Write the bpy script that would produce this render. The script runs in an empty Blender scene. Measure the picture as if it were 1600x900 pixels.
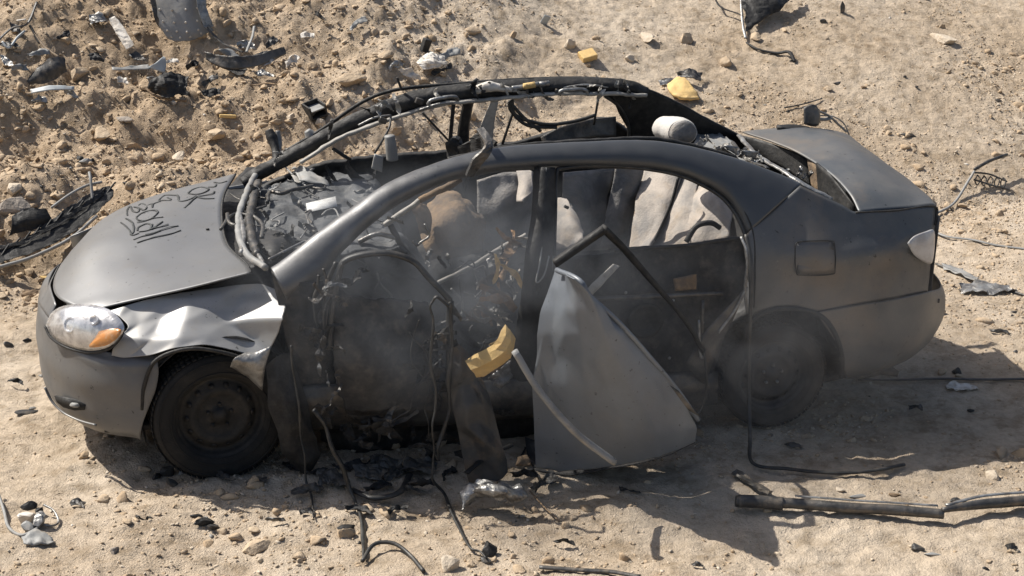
import bpy, bmesh, math, random
import numpy as np
from mathutils import Vector, noise as mn

# ------------------------------------------------------------------ camera, world, sun
SC = bpy.context.scene
COL = SC.collection
CAM_M = np.array([[0.967793, -0.25055145, 0.02450886],
                  [0.06123835, 0.32873118, 0.94243603],
                  [0.24418554, 0.91058211, -0.33348709]])
CAM_C = np.array([-0.445, -7.486, 3.258])
cd = bpy.data.cameras.new('camera'); cam = bpy.data.objects.new('camera', cd); COL.objects.link(cam)
cd.sensor_width = 36; cd.lens = 36*2501/1600; cd.clip_end = 500; cd.clip_start = .1
from mathutils import Matrix
mm = Matrix.Identity(4)
for i in range(3):
    mm[i][0] = CAM_M[0][i]; mm[i][1] = CAM_M[1][i]; mm[i][2] = -CAM_M[2][i]; mm[i][3] = CAM_C[i]
cam.matrix_world = mm
SC.camera = cam
SC.render.resolution_x = 1024; SC.render.resolution_y = 576
SC.view_settings.view_transform = 'Standard'; SC.view_settings.look = 'None'
SC.view_settings.exposure = 0.62; SC.view_settings.gamma = 1

SUN_TO = Vector((-.67, .50, 1.0)).normalized()      # direction towards the sun
w = bpy.data.worlds.new('World'); SC.world = w; w.use_nodes = True
wn = w.node_tree.nodes; wl = w.node_tree.links
sky = wn.new('ShaderNodeTexSky'); sky.sky_type = 'NISHITA'; sky.sun_disc = False
sky.sun_elevation = math.asin(SUN_TO.z); sky.sun_rotation = math.atan2(SUN_TO.x, SUN_TO.y)
sky.dust_density = 3.0
wl.new(sky.outputs[0], wn['Background'].inputs[0]); wn['Background'].inputs[1].default_value = .070
sd = bpy.data.lights.new('sun', 'SUN'); sd.energy = 4.4; sd.angle = math.radians(.5); sd.color = (1, .95, .87)
so = bpy.data.objects.new('sun', sd); COL.objects.link(so)
so.rotation_euler = (-SUN_TO).to_track_quat('-Z', 'Y').to_euler()

# ------------------------------------------------------------------ pixel -> point on a plane at a chosen depth
def ray(px, py):
    return np.array([(px-800)/2501, -(py-450)/2501, 1.0]) @ CAM_M
def A(px, py, y=None, x=None, z=None):
    v = ray(px, py)
    if y is not None: t = (y-CAM_C[1])/v[1]
    elif x is not None: t = (x-CAM_C[0])/v[0]
    else: t = (z-CAM_C[2])/v[2]
    return Vector(CAM_C+t*v)
def yside(x, z):
    y = -.845
    if z > .90: y += (z-.90)*.52
    if z < .45: y += (.45-z)*.15
    if x > 3.1: y += ((x-3.1)/.6)**2*.20
    if x < -.1: y += ((-.1-x)/.6)**2*.25
    y -= .012*math.exp(-((z-.86)/.05)**2)
    return y
def S(px, py, off=0.0):
    y = -.8
    for _ in range(8):
        p = A(px, py, y=y+off); y = yside(p.x, p.z)
    return A(px, py, y=y+off)

# ------------------------------------------------------------------ terrain
def _h(ix, iy, s):
    n = (ix.astype(np.int64)*374761393 + iy.astype(np.int64)*668265263 + s*974634777) & 0x7fffffff
    n = ((n ^ (n >> 13))*1274126177) & 0x7fffffff
    return ((n ^ (n >> 16)) & 0xffff)/65535.0
def vn(x, y, s=0):
    ix = np.floor(x); iy = np.floor(y); fx = x-ix; fy = y-iy
    fx = fx*fx*(3-2*fx); fy = fy*fy*(3-2*fy)
    a = _h(ix, iy, s); b = _h(ix+1, iy, s); c = _h(ix, iy+1, s); d = _h(ix+1, iy+1, s)
    return (a*(1-fx)+b*fx)*(1-fy)+(c*(1-fx)+d*fx)*fy - .5
def fbm(x, y, f, o, s=0, g=.5):
    r = 0; a = 1
    for i in range(o):
        r = r + a*vn(x*f+17.3*i, y*f-9.1*i, s+i); f *= 2.03; a *= g
    return r
def sm(a, b, x):
    t = np.clip((x-a)/(b-a), 0, 1); return t*t*(3-2*t)
def H(x, y, detail=True):
    x = np.asarray(x, float); y = np.asarray(y, float)
    z = -.016*np.clip(x, -1, 4)
    left = 1-sm(1.5, 4.8, x)
    y0 = 1.75+1.1*(1-left)+.35*vn(x*.7, y*0+3.3, 5)
    # right: one gentle long slope; left: mound, trough with debris, steep upper face
    t = np.maximum(y-y0, 0)
    right = .36*t-.08*np.exp(-t*2)+.08
    mound = .40*sm(0, 1.1, t)+.06*t
    lft = mound-.09*np.exp(-((t-1.5)/.3)**2)+.50*np.maximum(t-1.8, 0)
    rr = np.where(t > 0, right, 0)*(1-left)+np.where(t > 0, lft, 0)*left
    z = z+np.minimum(rr, 7)
    rough = .25+.75*sm(1.3, 2.4, y)
    z = z+.10*rough*fbm(x, y, .9, 3, 11)*(1-.6*(1-left))
    z = z+.012*fbm(x, y, 1.2, 2, 77)
    if detail:
        k = rough*(.25+.75*left)
        z = z+(.15*left+.03)*k*fbm(x, y, 2.3, 3, 23)
        wx = x+.06*fbm(x, y, 6, 2, 41); wy = y+.06*fbm(x, y, 6, 2, 43)
        bil = np.abs(vn(wx*6.3, wy*6.3, 61))+.55*np.abs(vn(wx*12.7, wy*12.7, 62))+.32*np.abs(vn(wx*25, wy*25, 63))
        patchy = np.clip(.5+1.6*fbm(x, y, 1.1, 3, 71), 0, 1)
        z = z+(.010+.075*k*(.35+.65*patchy))*(bil-.35)
        z = z+(.009+.020*k)*fbm(x, y, 19, 3, 31, .7)
        z = z+.012*(.4+patchy)*fbm(x, y, 4.5, 2, 33)
        z = z-.035*left*sm(1.6, 2.2, y)*np.maximum(np.sin(x*5.1+y*1.7+4*fbm(x, y, 1.3, 2, 81)), .75)
    return z
def G(px, py, lift=0.0, detail=True):
    v = ray(px, py); t = np.linspace(5, 40, 5000)
    P = CAM_C[None]+t[:, None]*v[None]
    d = P[:, 2]-H(P[:, 0], P[:, 1], detail)
    i = int(np.argmax(d < 0))
    p = P[i]
    return Vector((p[0], p[1], float(H(p[0], p[1], detail))+lift))

# ------------------------------------------------------------------ materials
MATS = {}
CHIPS = {'hood_paint': .2, 'silver_paint': .3, 'bumper_paint': .4, 'sooty_paint': .55, 'pillar_paint': .5, 'door_skin_paint': .4, 'grey_underlay': .3}
def mat(name, c1, c2=None, scale=6, rough=.6, metal=0, bump=.0, bscale=40, c3=None, s3=25, lo=.4, hi=.62, rough2=None, coat=0, spec=.5, det=6, amt3=.5):
    if name in MATS: return MATS[name]
    m = bpy.data.materials.new(name); m.use_nodes = True; MATS[name] = m
    nt = m.node_tree; n = nt.nodes; l = nt.links; b = n['Principled BSDF']
    b.inputs['Metallic'].default_value = metal; b.inputs['Roughness'].default_value = rough
    b.inputs['Coat Weight'].default_value = coat; b.inputs['Specular IOR Level'].default_value = spec
    tc = n.new('ShaderNodeTexCoord')
    def nz(s, d=det, dist=0.0):
        t = n.new('ShaderNodeTexNoise'); t.inputs['Scale'].default_value = s; t.inputs['Detail'].default_value = d
        t.inputs['Distortion'].default_value = dist; t.inputs['Roughness'].default_value = .62
        l.new(tc.outputs['Object'], t.inputs['Vector']); return t
    def ramp(src, a, bb):
        r = n.new('ShaderNodeValToRGB'); r.color_ramp.elements[0].position = a; r.color_ramp.elements[1].position = bb
        l.new(src, r.inputs[0]); return r
    c2 = c2 or c1
    r = ramp(nz(scale, dist=.4).outputs['Fac'], lo, hi)
    r.color_ramp.elements[0].color = (*c1, 1); r.color_ramp.elements[1].color = (*c2, 1)
    out = r.outputs[0]
    if c3:
        r3 = ramp(nz(s3).outputs['Fac'], .5, .72)
        mx = n.new('ShaderNodeMix'); mx.data_type = 'RGBA'
        l.new(out, mx.inputs[6]); mx.inputs[7].default_value = (*c3, 1)
        ml = n.new('ShaderNodeMath'); ml.operation = 'MULTIPLY'; ml.inputs[1].default_value = amt3
        l.new(r3.outputs[0], ml.inputs[0]); l.new(ml.outputs[0], mx.inputs[0]); out = mx.outputs[2]
    if name in CHIPS:      # chipped and scratched spots
        ch = n.new('ShaderNodeMapping'); ch.inputs['Scale'].default_value = (1, 1, 2.6); ch.inputs['Rotation'].default_value = (0, .5, 0)
        l.new(tc.outputs['Object'], ch.inputs[0])
        t1 = nz(62, 3); l.new(ch.outputs[0], t1.inputs['Vector'])
        rc = ramp(t1.outputs['Fac'], .665, .70); rm = ramp(nz(3.1).outputs['Fac'], .42, .62)
        mu = n.new('ShaderNodeMath'); mu.operation = 'MULTIPLY'; l.new(rc.outputs[0], mu.inputs[0]); l.new(rm.outputs[0], mu.inputs[1])
        mv = n.new('ShaderNodeMath'); mv.operation = 'MULTIPLY'; mv.inputs[1].default_value = CHIPS[name]*1.6; mv.use_clamp = True; l.new(mu.outputs[0], mv.inputs[0])
        mx = n.new('ShaderNodeMix'); mx.data_type = 'RGBA'; l.new(mv.outputs[0], mx.inputs[0]); l.new(out, mx.inputs[6]); mx.inputs[7].default_value = (.30, .28, .25, 1); out = mx.outputs[2]
        rd_ = ramp(nz(38, 4).outputs['Fac'], .33, .29); rd_.color_ramp.elements[0].position = .29; rd_.color_ramp.elements[1].position = .34
        rd_.color_ramp.elements[0].color = (.35, .35, .35, 1); rd_.color_ramp.elements[1].color = (1, 1, 1, 1)
        my = n.new('ShaderNodeMix'); my.data_type = 'RGBA'; my.blend_type = 'MULTIPLY'; my.inputs[0].default_value = 1; l.new(out, my.inputs[6]); l.new(rd_.outputs[0], my.inputs[7]); out = my.outputs[2]
    l.new(out, b.inputs['Base Color'])
    if rough2 is not None:
        mr = n.new('ShaderNodeMapRange'); mr.inputs['To Min'].default_value = rough; mr.inputs['To Max'].default_value = rough2
        mr.inputs['From Min'].default_value = .35; mr.inputs['From Max'].default_value = .65
        l.new(nz(scale*2.3).outputs['Fac'], mr.inputs['Value']); l.new(mr.outputs[0], b.inputs['Roughness'])
    if bump:
        bp = n.new('ShaderNodeBump'); bp.inputs['Strength'].default_value = bump; bp.inputs['Distance'].default_value = .02
        l.new(nz(bscale, 5).outputs['Fac'], bp.inputs['Height']); l.new(bp.outputs[0], b.inputs['Normal'])
    return m

def ground_mat():
    m = bpy.data.materials.new('sandy_ground'); m.use_nodes = True
    nt = m.node_tree; n = nt.nodes; l = nt.links; b = n['Principled BSDF']
    b.inputs['Roughness'].default_value = .95; b.inputs['Specular IOR Level'].default_value = .15
    tc = n.new('ShaderNodeTexCoord')
    def nz(s, d=6, ty='n'):
        if ty == 'v':
            t = n.new('ShaderNodeTexVoronoi'); t.inputs['Scale'].default_value = s
        else:
            t = n.new('ShaderNodeTexNoise'); t.inputs['Scale'].default_value = s; t.inputs['Detail'].default_value = d; t.inputs['Roughness'].default_value = .65
        l.new(tc.outputs['Object'], t.inputs['Vector']); return t
    def ramp(src, e):
        r = n.new('ShaderNodeValToRGB'); cr = r.color_ramp
        while len(cr.elements) < len(e): cr.elements.new(.5)
        for k, (p, c) in enumerate(e): cr.elements[k].position = p; cr.elements[k].color = (*c, 1)
        l.new(src, r.inputs[0]); return r
    big = ramp(nz(.55, 5).outputs['Fac'], [(.34, (.42, .33, .235)), (.5, (.50, .41, .31)), (.64, (.56, .475, .375))])
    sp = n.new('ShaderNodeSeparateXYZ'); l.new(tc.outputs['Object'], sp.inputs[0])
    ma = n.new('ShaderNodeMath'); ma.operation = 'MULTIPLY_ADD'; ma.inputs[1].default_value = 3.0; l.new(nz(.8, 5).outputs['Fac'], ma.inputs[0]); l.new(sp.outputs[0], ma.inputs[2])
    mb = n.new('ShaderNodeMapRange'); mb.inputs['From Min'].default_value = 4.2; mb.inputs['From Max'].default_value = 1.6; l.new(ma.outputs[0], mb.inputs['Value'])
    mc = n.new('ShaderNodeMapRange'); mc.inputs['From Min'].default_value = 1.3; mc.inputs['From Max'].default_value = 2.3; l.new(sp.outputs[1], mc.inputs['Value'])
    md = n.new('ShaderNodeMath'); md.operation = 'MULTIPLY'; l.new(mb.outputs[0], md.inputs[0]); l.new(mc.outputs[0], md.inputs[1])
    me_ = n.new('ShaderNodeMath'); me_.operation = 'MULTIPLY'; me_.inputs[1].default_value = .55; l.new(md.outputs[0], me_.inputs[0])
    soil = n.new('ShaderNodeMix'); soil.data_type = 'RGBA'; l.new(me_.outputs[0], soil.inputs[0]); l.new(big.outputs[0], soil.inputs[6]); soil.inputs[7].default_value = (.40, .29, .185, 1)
    fine = ramp(nz(9, 8).outputs['Fac'], [(.34, (.60, .56, .50)), (.5, (1, 1, 1)), (.66, (1.2, 1.2, 1.2))])
    mx = n.new('ShaderNodeMix'); mx.data_type = 'RGBA'; mx.blend_type = 'MULTIPLY'; mx.inputs[0].default_value = .8
    l.new(soil.outputs[2], mx.inputs[6]); l.new(fine.outputs[0], mx.inputs[7])
    vo = nz(60, ty='v')
    spk = ramp(vo.outputs['Color'], [(.0, (.78, .76, .73)), (.5, (1, 1, 1)), (1., (1.2, 1.2, 1.2))])
    mx2 = n.new('ShaderNodeMix'); mx2.data_type = 'RGBA'; mx2.blend_type = 'MULTIPLY'; mx2.inputs[0].default_value = .45
    l.new(mx.outputs[2], mx2.inputs[6]); l.new(spk.outputs[0], mx2.inputs[7])
    l.new(mx2.outputs[2], b.inputs['Base Color'])
    ad = n.new('ShaderNodeMath'); ad.operation = 'MULTIPLY_ADD'; ad.inputs[1].default_value = .55
    l.new(nz(120, 4).outputs['Fac'], ad.inputs[0]); l.new(nz(22, 8).outputs['Fac'], ad.inputs[2])
    bp = n.new('ShaderNodeBump'); bp.inputs['Strength'].default_value = .9; bp.inputs['Distance'].default_value = .03
    l.new(ad.outputs[0], bp.inputs['Height']); l.new(bp.outputs[0], b.inputs['Normal'])
    return m

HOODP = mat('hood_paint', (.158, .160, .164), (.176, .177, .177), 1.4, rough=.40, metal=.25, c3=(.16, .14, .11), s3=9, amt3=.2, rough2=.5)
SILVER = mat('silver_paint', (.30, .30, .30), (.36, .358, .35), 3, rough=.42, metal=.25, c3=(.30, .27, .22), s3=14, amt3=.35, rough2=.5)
BUMP = mat('bumper_paint', (.125, .127, .13), (.155, .153, .15), 2.5, rough=.38, metal=.3, c3=(.18, .15, .115), s3=5, amt3=.3, rough2=.55)
SOOTP = mat('sooty_paint', (.09, .097, .104), (.15, .145, .138), 1.7, rough=.42, metal=.35, c3=(.20, .16, .12), s3=2.2, amt3=.8, rough2=.6, bump=.04, bscale=9)
PILLAR = mat('pillar_paint', (.17, .172, .175), (.10, .10, .102), 2.5, rough=.33, metal=.5, c3=(.26, .25, .24), s3=12, amt3=.3, rough2=.5, bump=.05, bscale=18)
def soot_rear(m, x0, x1, soot):
    nt = m.node_tree; n = nt.nodes; l = nt.links; bs = n['Principled BSDF']; src = bs.inputs['Base Color'].links[0].from_socket
    tc = n.new('ShaderNodeTexCoord'); sp = n.new('ShaderNodeSeparateXYZ'); l.new(tc.outputs['Object'], sp.inputs[0])
    nz = n.new('ShaderNodeTexNoise'); nz.inputs['Scale'].default_value = 5; nz.inputs['Detail'].default_value = 6; l.new(tc.outputs['Object'], nz.inputs['Vector'])
    ad = n.new('ShaderNodeMath'); ad.operation = 'MULTIPLY_ADD'; ad.inputs[1].default_value = .6; l.new(nz.outputs['Fac'], ad.inputs[0]); l.new(sp.outputs[0], ad.inputs[2])
    mr = n.new('ShaderNodeMapRange'); mr.inputs['From Min'].default_value = x0; mr.inputs['From Max'].default_value = x1; l.new(ad.outputs[0], mr.inputs['Value'])
    mx = n.new('ShaderNodeMix'); mx.data_type = 'RGBA'; l.new(mr.outputs[0], mx.inputs[0]); l.new(src, mx.inputs[6]); mx.inputs[7].default_value = (*soot, 1)
    l.new(mx.outputs[2], bs.inputs['Base Color'])
soot_rear(PILLAR, 1.1, 1.9, (.080, .084, .089))
DOORP = mat('door_skin_paint', (.19, .212, .238), (.15, .165, .187), 2, rough=.36, metal=.15, c3=(.20, .19, .175), s3=6, amt3=.25, rough2=.5, bump=.05, bscale=9)
BLACK = mat('charred_black', (.008, .008, .008), (.022, .021, .02), 9, rough=.55, c3=(.06, .054, .045), s3=30, bump=.25, bscale=50, rough2=.8)
RUBBER = mat('black_rubber', (.018, .018, .018), (.04, .04, .038), 12, rough=.5, c3=(.12, .105, .085), s3=22, amt3=.5, bump=.1, bscale=60)
TYRE = mat('tyre_rubber', (.010, .010, .010), (.02, .019, .017), 5, rough=.9, c3=(.05, .042, .033), s3=12, amt3=.35, bump=.2, bscale=60)
RIMM = mat('burnt_steel', (.014, .014, .014), (.032, .03, .027), 12, rough=.7, metal=.2, c3=(.07, .058, .045), s3=20, bump=.15, bscale=60)
CHAR = mat('burnt_interior', (.022, .022, .023), (.065, .062, .058), 6, rough=.8, c3=(.16, .14, .115), s3=17, amt3=.6, bump=.5, bscale=30)
DASHM = mat('dash_plastic', (.045, .048, .052), (.085, .09, .095), 4, rough=.7, c3=(.2, .19, .175), s3=22, amt3=.5, bump=.4, bscale=40)
DARKMETAL = mat('dark_bare_metal', (.05, .05, .05), (.14, .132, .12), 7, rough=.45, metal=.5, c3=(.25, .2, .15), s3=15, amt3=.5, bump=.3, bscale=30)
BAREM = mat('torn_metal', (.35, .35, .34), (.16, .15, .14), 14, rough=.4, metal=.6, c3=(.5, .48, .44), s3=35, amt3=.5, bump=.3, bscale=40)
GREYPL = mat('grey_plastic', (.27, .27, .26), (.19, .19, .185), 8, rough=.6, c3=(.35, .3, .24), s3=18, amt3=.4, bump=.1, bscale=40)
LTRIM = mat('pale_trim', (.42, .40, .36), (.28, .265, .24), 10, rough=.7, c3=(.1, .09, .08), s3=22, amt3=.5, bump=.15, bscale=50)
SEATM = mat('seat_fabric', (.46, .405, .35), (.25, .235, .22), 5, rough=.95, c3=(.42, .31, .2), s3=9, amt3=.45, bump=.3, bscale=90)
SEATG = mat('scorched_seat_fabric', (.13, .13, .132), (.30, .28, .26), 5, rough=.95, c3=(.30, .25, .19), s3=12, amt3=.4, bump=.4, bscale=70)
FOAMB = mat('burnt_foam', (.24, .165, .10), (.13, .10, .075), 6, rough=.95, c3=(.45, .3, .16), s3=16, amt3=.5, bump=.5, bscale=50)
FOAMY = mat('yellow_foam', (.66, .46, .19), (.56, .38, .16), 9, rough=.9, c3=(.4, .32, .22), s3=22, amt3=.4, bump=.3, bscale=60)
SCRAPO = mat('orange_scrap', (.36, .21, .10), (.28, .21, .15), 14, rough=.85, c3=(.6, .5, .4), s3=20, bump=.3, bscale=50)
WHITE = mat('white_scrap', (.66, .62, .56), (.5, .45, .38), 14, rough=.7, c3=(.35, .28, .2), s3=25, bump=.2, bscale=50)
LABELM = mat('paper_label', (.6, .6, .58), (.45, .45, .44), 30, rough=.6)
AMBER = mat('amber_plastic', (.55, .22, .05), (.42, .2, .07), 20, rough=.25, c3=(.6, .42, .25), s3=40, coat=.5)
REFL = mat('lamp_reflector', (.88, .88, .88), (.40, .40, .41), 17, rough=.25, metal=.4, c3=(.7, .7, .7), s3=18, bump=.25, bscale=14, coat=1)
TAILM = mat('tail_lamp_plastic', (.50, .49, .48), (.36, .33, .31), 8, rough=.3, c3=(.3, .28, .26), s3=20, coat=.4)
GRAFF = mat('graffiti_ink', (.022, .025, .025), (.05, .054, .054), 40, rough=.6)
ROCKM = mat('tan_rock', (.48, .38, .27), (.38, .29, .20), 7, rough=.95, c3=(.52, .44, .33), s3=20, bump=.6, bscale=40, spec=.15)
ROCKL = mat('pale_rock', (.58, .50, .40), (.48, .40, .30), 7, rough=.95, c3=(.34, .26, .18), s3=20, bump=.6, bscale=40, spec=.15)
ROCKG = mat('grey_rock', (.27, .24, .21), (.36, .31, .26), 7, rough=.95, c3=(.45, .38, .3), s3=20, bump=.6, bscale=40, spec=.15)
CHIPM = mat('dusty_black_plastic', (.03, .03, .03), (.085, .078, .07), 10, rough=.5, c3=(.3, .24, .17), s3=24, amt3=.45, bump=.2, bscale=50)
BLUEG = mat('blue_grey_sheet', (.42, .45, .46), (.34, .36, .37), 9, rough=.5, c3=(.45, .38, .3), s3=18, amt3=.3)
PANELM = mat('grey_underlay', (.27, .268, .26), (.22, .215, .205), 5, rough=.7, c3=(.38, .32, .24), s3=14, amt3=.35, bump=.1, bscale=30)
WOOD = mat('pale_wood', (.38, .29, .2), (.28, .21, .14), 16, rough=.85, bump=.3, bscale=40)

# ------------------------------------------------------------------ mesh helpers
def V(p): return Vector((float(p[0]), float(p[1]), float(p[2])))
def cr(pts, n):
    pts = [V(p) for p in pts]; k = len(pts)
    if k == 2: return [pts[0].lerp(pts[1], i/(n-1)) for i in range(n)]
    out = []
    for i in range(n):
        t = i/(n-1)*(k-1); s = min(int(t), k-2); u = t-s
        p1, p2 = pts[s], pts[s+1]
        p0 = pts[s-1] if s > 0 else p1*2-p2
        p3 = pts[s+2] if s+2 < k else p2*2-p1
        out.append(.5*((2*p1)+(p2-p0)*u+(2*p0-5*p1+4*p2-p3)*u*u+(-p0+3*p1-3*p2+p3)*u**3))
    return out
def link(name, verts, faces, m, parent=None, smooth=True, origin=None, thick=0, bevel=0, auto=None):
    if origin is None: origin = Vector((0, 0, 0))
    me = bpy.data.meshes.new(name)
    me.from_pydata([tuple(V(v)-origin) for v in verts], [], faces)
    bm = bmesh.new(); bm.from_mesh(me); bmesh.ops.recalc_face_normals(bm, faces=bm.faces); bm.to_mesh(me); bm.free()
    me.materials.append(m)
    if smooth: me.shade_smooth()
    o = bpy.data.objects.new(name, me); COL.objects.link(o)
    o.location = origin
    if parent: o.parent = parent
    if thick:
        s = o.modifiers.new('thickness', 'SOLIDIFY'); s.thickness = thick; s.offset = 0
    if bevel:
        s = o.modifiers.new('bevel', 'BEVEL'); s.width = bevel; s.segments = 2
    return o
def tag(o, label, cat, group=None, kind=None):
    if kind: o['kind'] = kind
    if label: o['label'] = label
    if cat: o['category'] = cat
    if group: o['group'] = group
    return o
def grid(rows, nu, nv, crumple=0, cs=6, seed=0, jag=0):
    """rows of points -> smooth grid of points, optionally crumpled along its normal, jagged borders"""
    R = [cr(r, nv) for r in rows]
    cols = [cr([R[i][j] for i in range(len(R))], nu) for j in range(nv)]
    g = [[cols[j][i] for j in range(nv)] for i in range(nu)]
    if crumple or jag:
        g2 = []
        for i in range(nu):
            row = []
            for j in range(nv):
                a = g[min(i+1, nu-1)][j]-g[max(i-1, 0)][j]; b = g[i][min(j+1, nv-1)]-g[i][max(j-1, 0)]
                nn = a.cross(b); nn = nn.normalized() if nn.length > 1e-9 else Vector((0, 0, 1))
                p = g[i][j]
                q = p*cs+Vector((seed*3.7, seed*1.3, 0))
                d = (abs(mn.noise(q))*1.7-.35+.6*abs(mn.noise(q*2.3+Vector((9, 4, 2)))))*crumple if crumple else 0
                if jag and (i in (0, nu-1) or j in (0, nv-1)):
                    p = p+mn.noise_vector(p*23+Vector((seed, 0, 0)))*jag
                row.append(p+nn*d)
            g2.append(row)
        g = g2
    return g
def patch(name, rows, m, parent=None, nu=16, nv=16, thick=.004, crumple=0, cs=6, seed=0, jag=0, smooth=True, origin=None, close=False):
    g = grid(rows, nu, nv, crumple, cs, seed, jag)
    vs = [p for r in g for p in r]
    fs = [(i*nv+j, i*nv+j+1, (i+1)*nv+j+1, (i+1)*nv+j) for i in range(nu-1) for j in range(nv-1)]
    return link(name, vs, fs, m, parent, smooth, origin, thick=thick)
def dented(name, rows, m, parent, nu, nv, amp, seed, thick=.004, its=6):
    g = grid(rows, nu, nv); rnd = random.Random(seed); me = bpy.data.meshes.new(name); vs = []
    for i in range(nu):
        for j in range(nv):
            p = g[i][j]; edge = i in (0, nu-1) or j in (0, nv-1)
            vs.append(p+Vector((rnd.uniform(-.012, .012), rnd.uniform(-1, 1)*amp*(.25 if edge else 1), rnd.uniform(-.6, .6)*amp*(.25 if edge else 1))))
    fs = []
    for i in range(nu-1):
        for j in range(nv-1):
            a, b2, c2, d2 = i*nv+j, i*nv+j+1, (i+1)*nv+j+1, (i+1)*nv+j
            fs += [(a, b2, c2), (a, c2, d2)] if rnd.random() < .5 else [(a, b2, d2), (b2, c2, d2)]
    me.from_pydata([tuple(v) for v in vs], [], fs); bm = bmesh.new(); bm.from_mesh(me)
    bmesh.ops.subdivide_edges(bm, edges=bm.edges, cuts=8, use_grid_fill=True)
    for _ in range(its): bmesh.ops.smooth_vert(bm, verts=bm.verts, factor=.5, use_axis_x=True, use_axis_y=True, use_axis_z=True)
    bmesh.ops.recalc_face_normals(bm, faces=bm.faces); bm.to_mesh(me); bm.free(); me.materials.append(m); me.shade_smooth()
    o = bpy.data.objects.new(name, me); COL.objects.link(o); o.parent = parent
    md = o.modifiers.new('thickness', 'SOLIDIFY'); md.thickness = thick; md.offset = 0
    return o
def tube_geo(pts, r, n=8, flat=None, steps=None, up=None, rough=0):
    pts = [V(p) for p in pts]
    steps = steps or max(8, len(pts)*6)
    P = cr(pts, steps) if len(pts) > 2 else cr(pts, max(3, steps//3))
    k = len(P); rs = r if isinstance(r, (list, tuple)) else [r, r]
    vs = []; fs = []; N = None
    for i, p in enumerate(P):
        t = (P[min(i+1, k-1)]-P[max(i-1, 0)]).normalized()
        if N is None:
            u = up or Vector((0, 0, 1)); N = u-t*u.dot(t)
            if N.length < 1e-3: N = Vector((1, 0, 0))-t*t.x
        else: N = N-t*N.dot(t)
        N.normalize(); B = t.cross(N)
        f = i/(k-1)*(len(rs)-1); a = min(int(f), len(rs)-2); rr = rs[a]*(1-(f-a))+rs[a+1]*(f-a)
        for j in range(n):
            an = 2*math.pi*(j+.5)/n
            c, s = math.cos(an), math.sin(an)
            if flat: c *= flat
            q = p+N*c*rr+B*s*rr
            if rough: q = q+mn.noise_vector(q*22)*rr*rough+mn.noise_vector(p*9)*rr*rough
            vs.append(q)
    for i in range(k-1):
        for j in range(n):
            fs.append((i*n+j, i*n+(j+1) % n, (i+1)*n+(j+1) % n, (i+1)*n+j))
    fs.append(tuple(range(n))); fs.append(tuple((k-1)*n+j for j in range(n)))
    return vs, fs
def tube(name, pts, r, m, parent=None, n=8, flat=None, steps=None, up=None, origin=None, smooth=True, rough=None):
    if rough is None: rough = .28 if name in ('cowl_debris', 'torn_roof_edge', 'trim_strip', 'rear_screen_frame', 'curtain_airbag', 'shredded_plastic', 'torn_belt_edge', 'strip', 'interior_bar', 'bent_bracket', 'tan_edge', 'dark_rim', 'loose_wire') else .06
    if rough > .1: steps = (steps or max(8, len(pts)*6))*2
    vs, fs = tube_geo(pts, r, n, flat, steps, up, rough)
    return link(name, vs, fs, m, parent, smooth, origin)
def merge(parts):
    vs = []; fs = []
    for v, f in parts:
        o = len(vs); vs += list(v); fs += [tuple(i+o for i in q) for q in f]
    return vs, fs
def box_geo(c, d, rot=None, taper=1.0):
    vs = []
    for sz in (-1, 1):
        k = taper if sz > 0 else 1
        for sx, sy in ((-1, -1), (1, -1), (1, 1), (-1, 1)):
            p = Vector((sx*d[0]/2*k, sy*d[1]/2*k, sz*d[2]/2))
            if rot is not None: p = rot @ p
            vs.append(V(c)+p)
    return vs, [(0, 1, 2, 3), (4, 5, 6, 7), (0, 1, 5, 4), (1, 2, 6, 5), (2, 3, 7, 6), (3, 0, 4, 7)]
def rotm(a, b, c):
    from mathutils import Euler
    return Euler((math.radians(a), math.radians(b), math.radians(c))).to_matrix()
def lathe(prof, n=64, c=(0, 0, 0), axis='y'):
    """prof: (r, h) pairs; axis along y"""
    vs = []; fs = []; k = len(prof)
    for i in range(n):
        a = 2*math.pi*i/n
        for r, h in prof: vs.append(Vector((c[0]+r*math.cos(a), c[1]+h, c[2]+r*math.sin(a))))
    for i in range(n):
        for j in range(k-1):
            a = i*k+j; b = ((i+1) % n)*k+j
            fs.append((a, a+1, b+1, b))
    return vs, fs
def ico(sub):
    bm = bmesh.new(); bmesh.ops.create_icosphere(bm, subdivisions=sub, radius=1)
    v = np.array([x.co[:] for x in bm.verts]); f = np.array([[q.index for q in y.verts] for y in bm.faces]); bm.free(); return v, f
ICO1 = ico(1); ICO2 = ico(2); ICO3 = ico(3)
def rock_geo(seed, size, base=ICO3, amp=.28, facet=.0):
    v, f = base; out = []
    rnd = random.Random(seed)
    cuts = []
    for _ in range(11):
        d = Vector((rnd.gauss(0, 1), rnd.gauss(0, 1), rnd.gauss(0, 1))).normalized(); cuts.append((d, rnd.uniform(.42, .78)))
    for p in v:
        q = Vector(p)
        q = q*(1+amp*mn.noise(q*1.1+Vector((seed*7.1, 0, 0)))+amp*.35*mn.noise(q*3+Vector((seed*3.1, 5, 0))))
        for d, h in cuts:
            e = q.dot(d)-h
            if e > 0: q = q-d*e*.85
        q = q+mn.noise_vector(q*7+Vector((seed, 0, 0)))*.03
        out.append(Vector((q.x*size[0], q.y*size[1], q.z*size[2])))
    return out, [tuple(int(i) for i in t) for t in f]
def clean(o):
    return o

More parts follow.
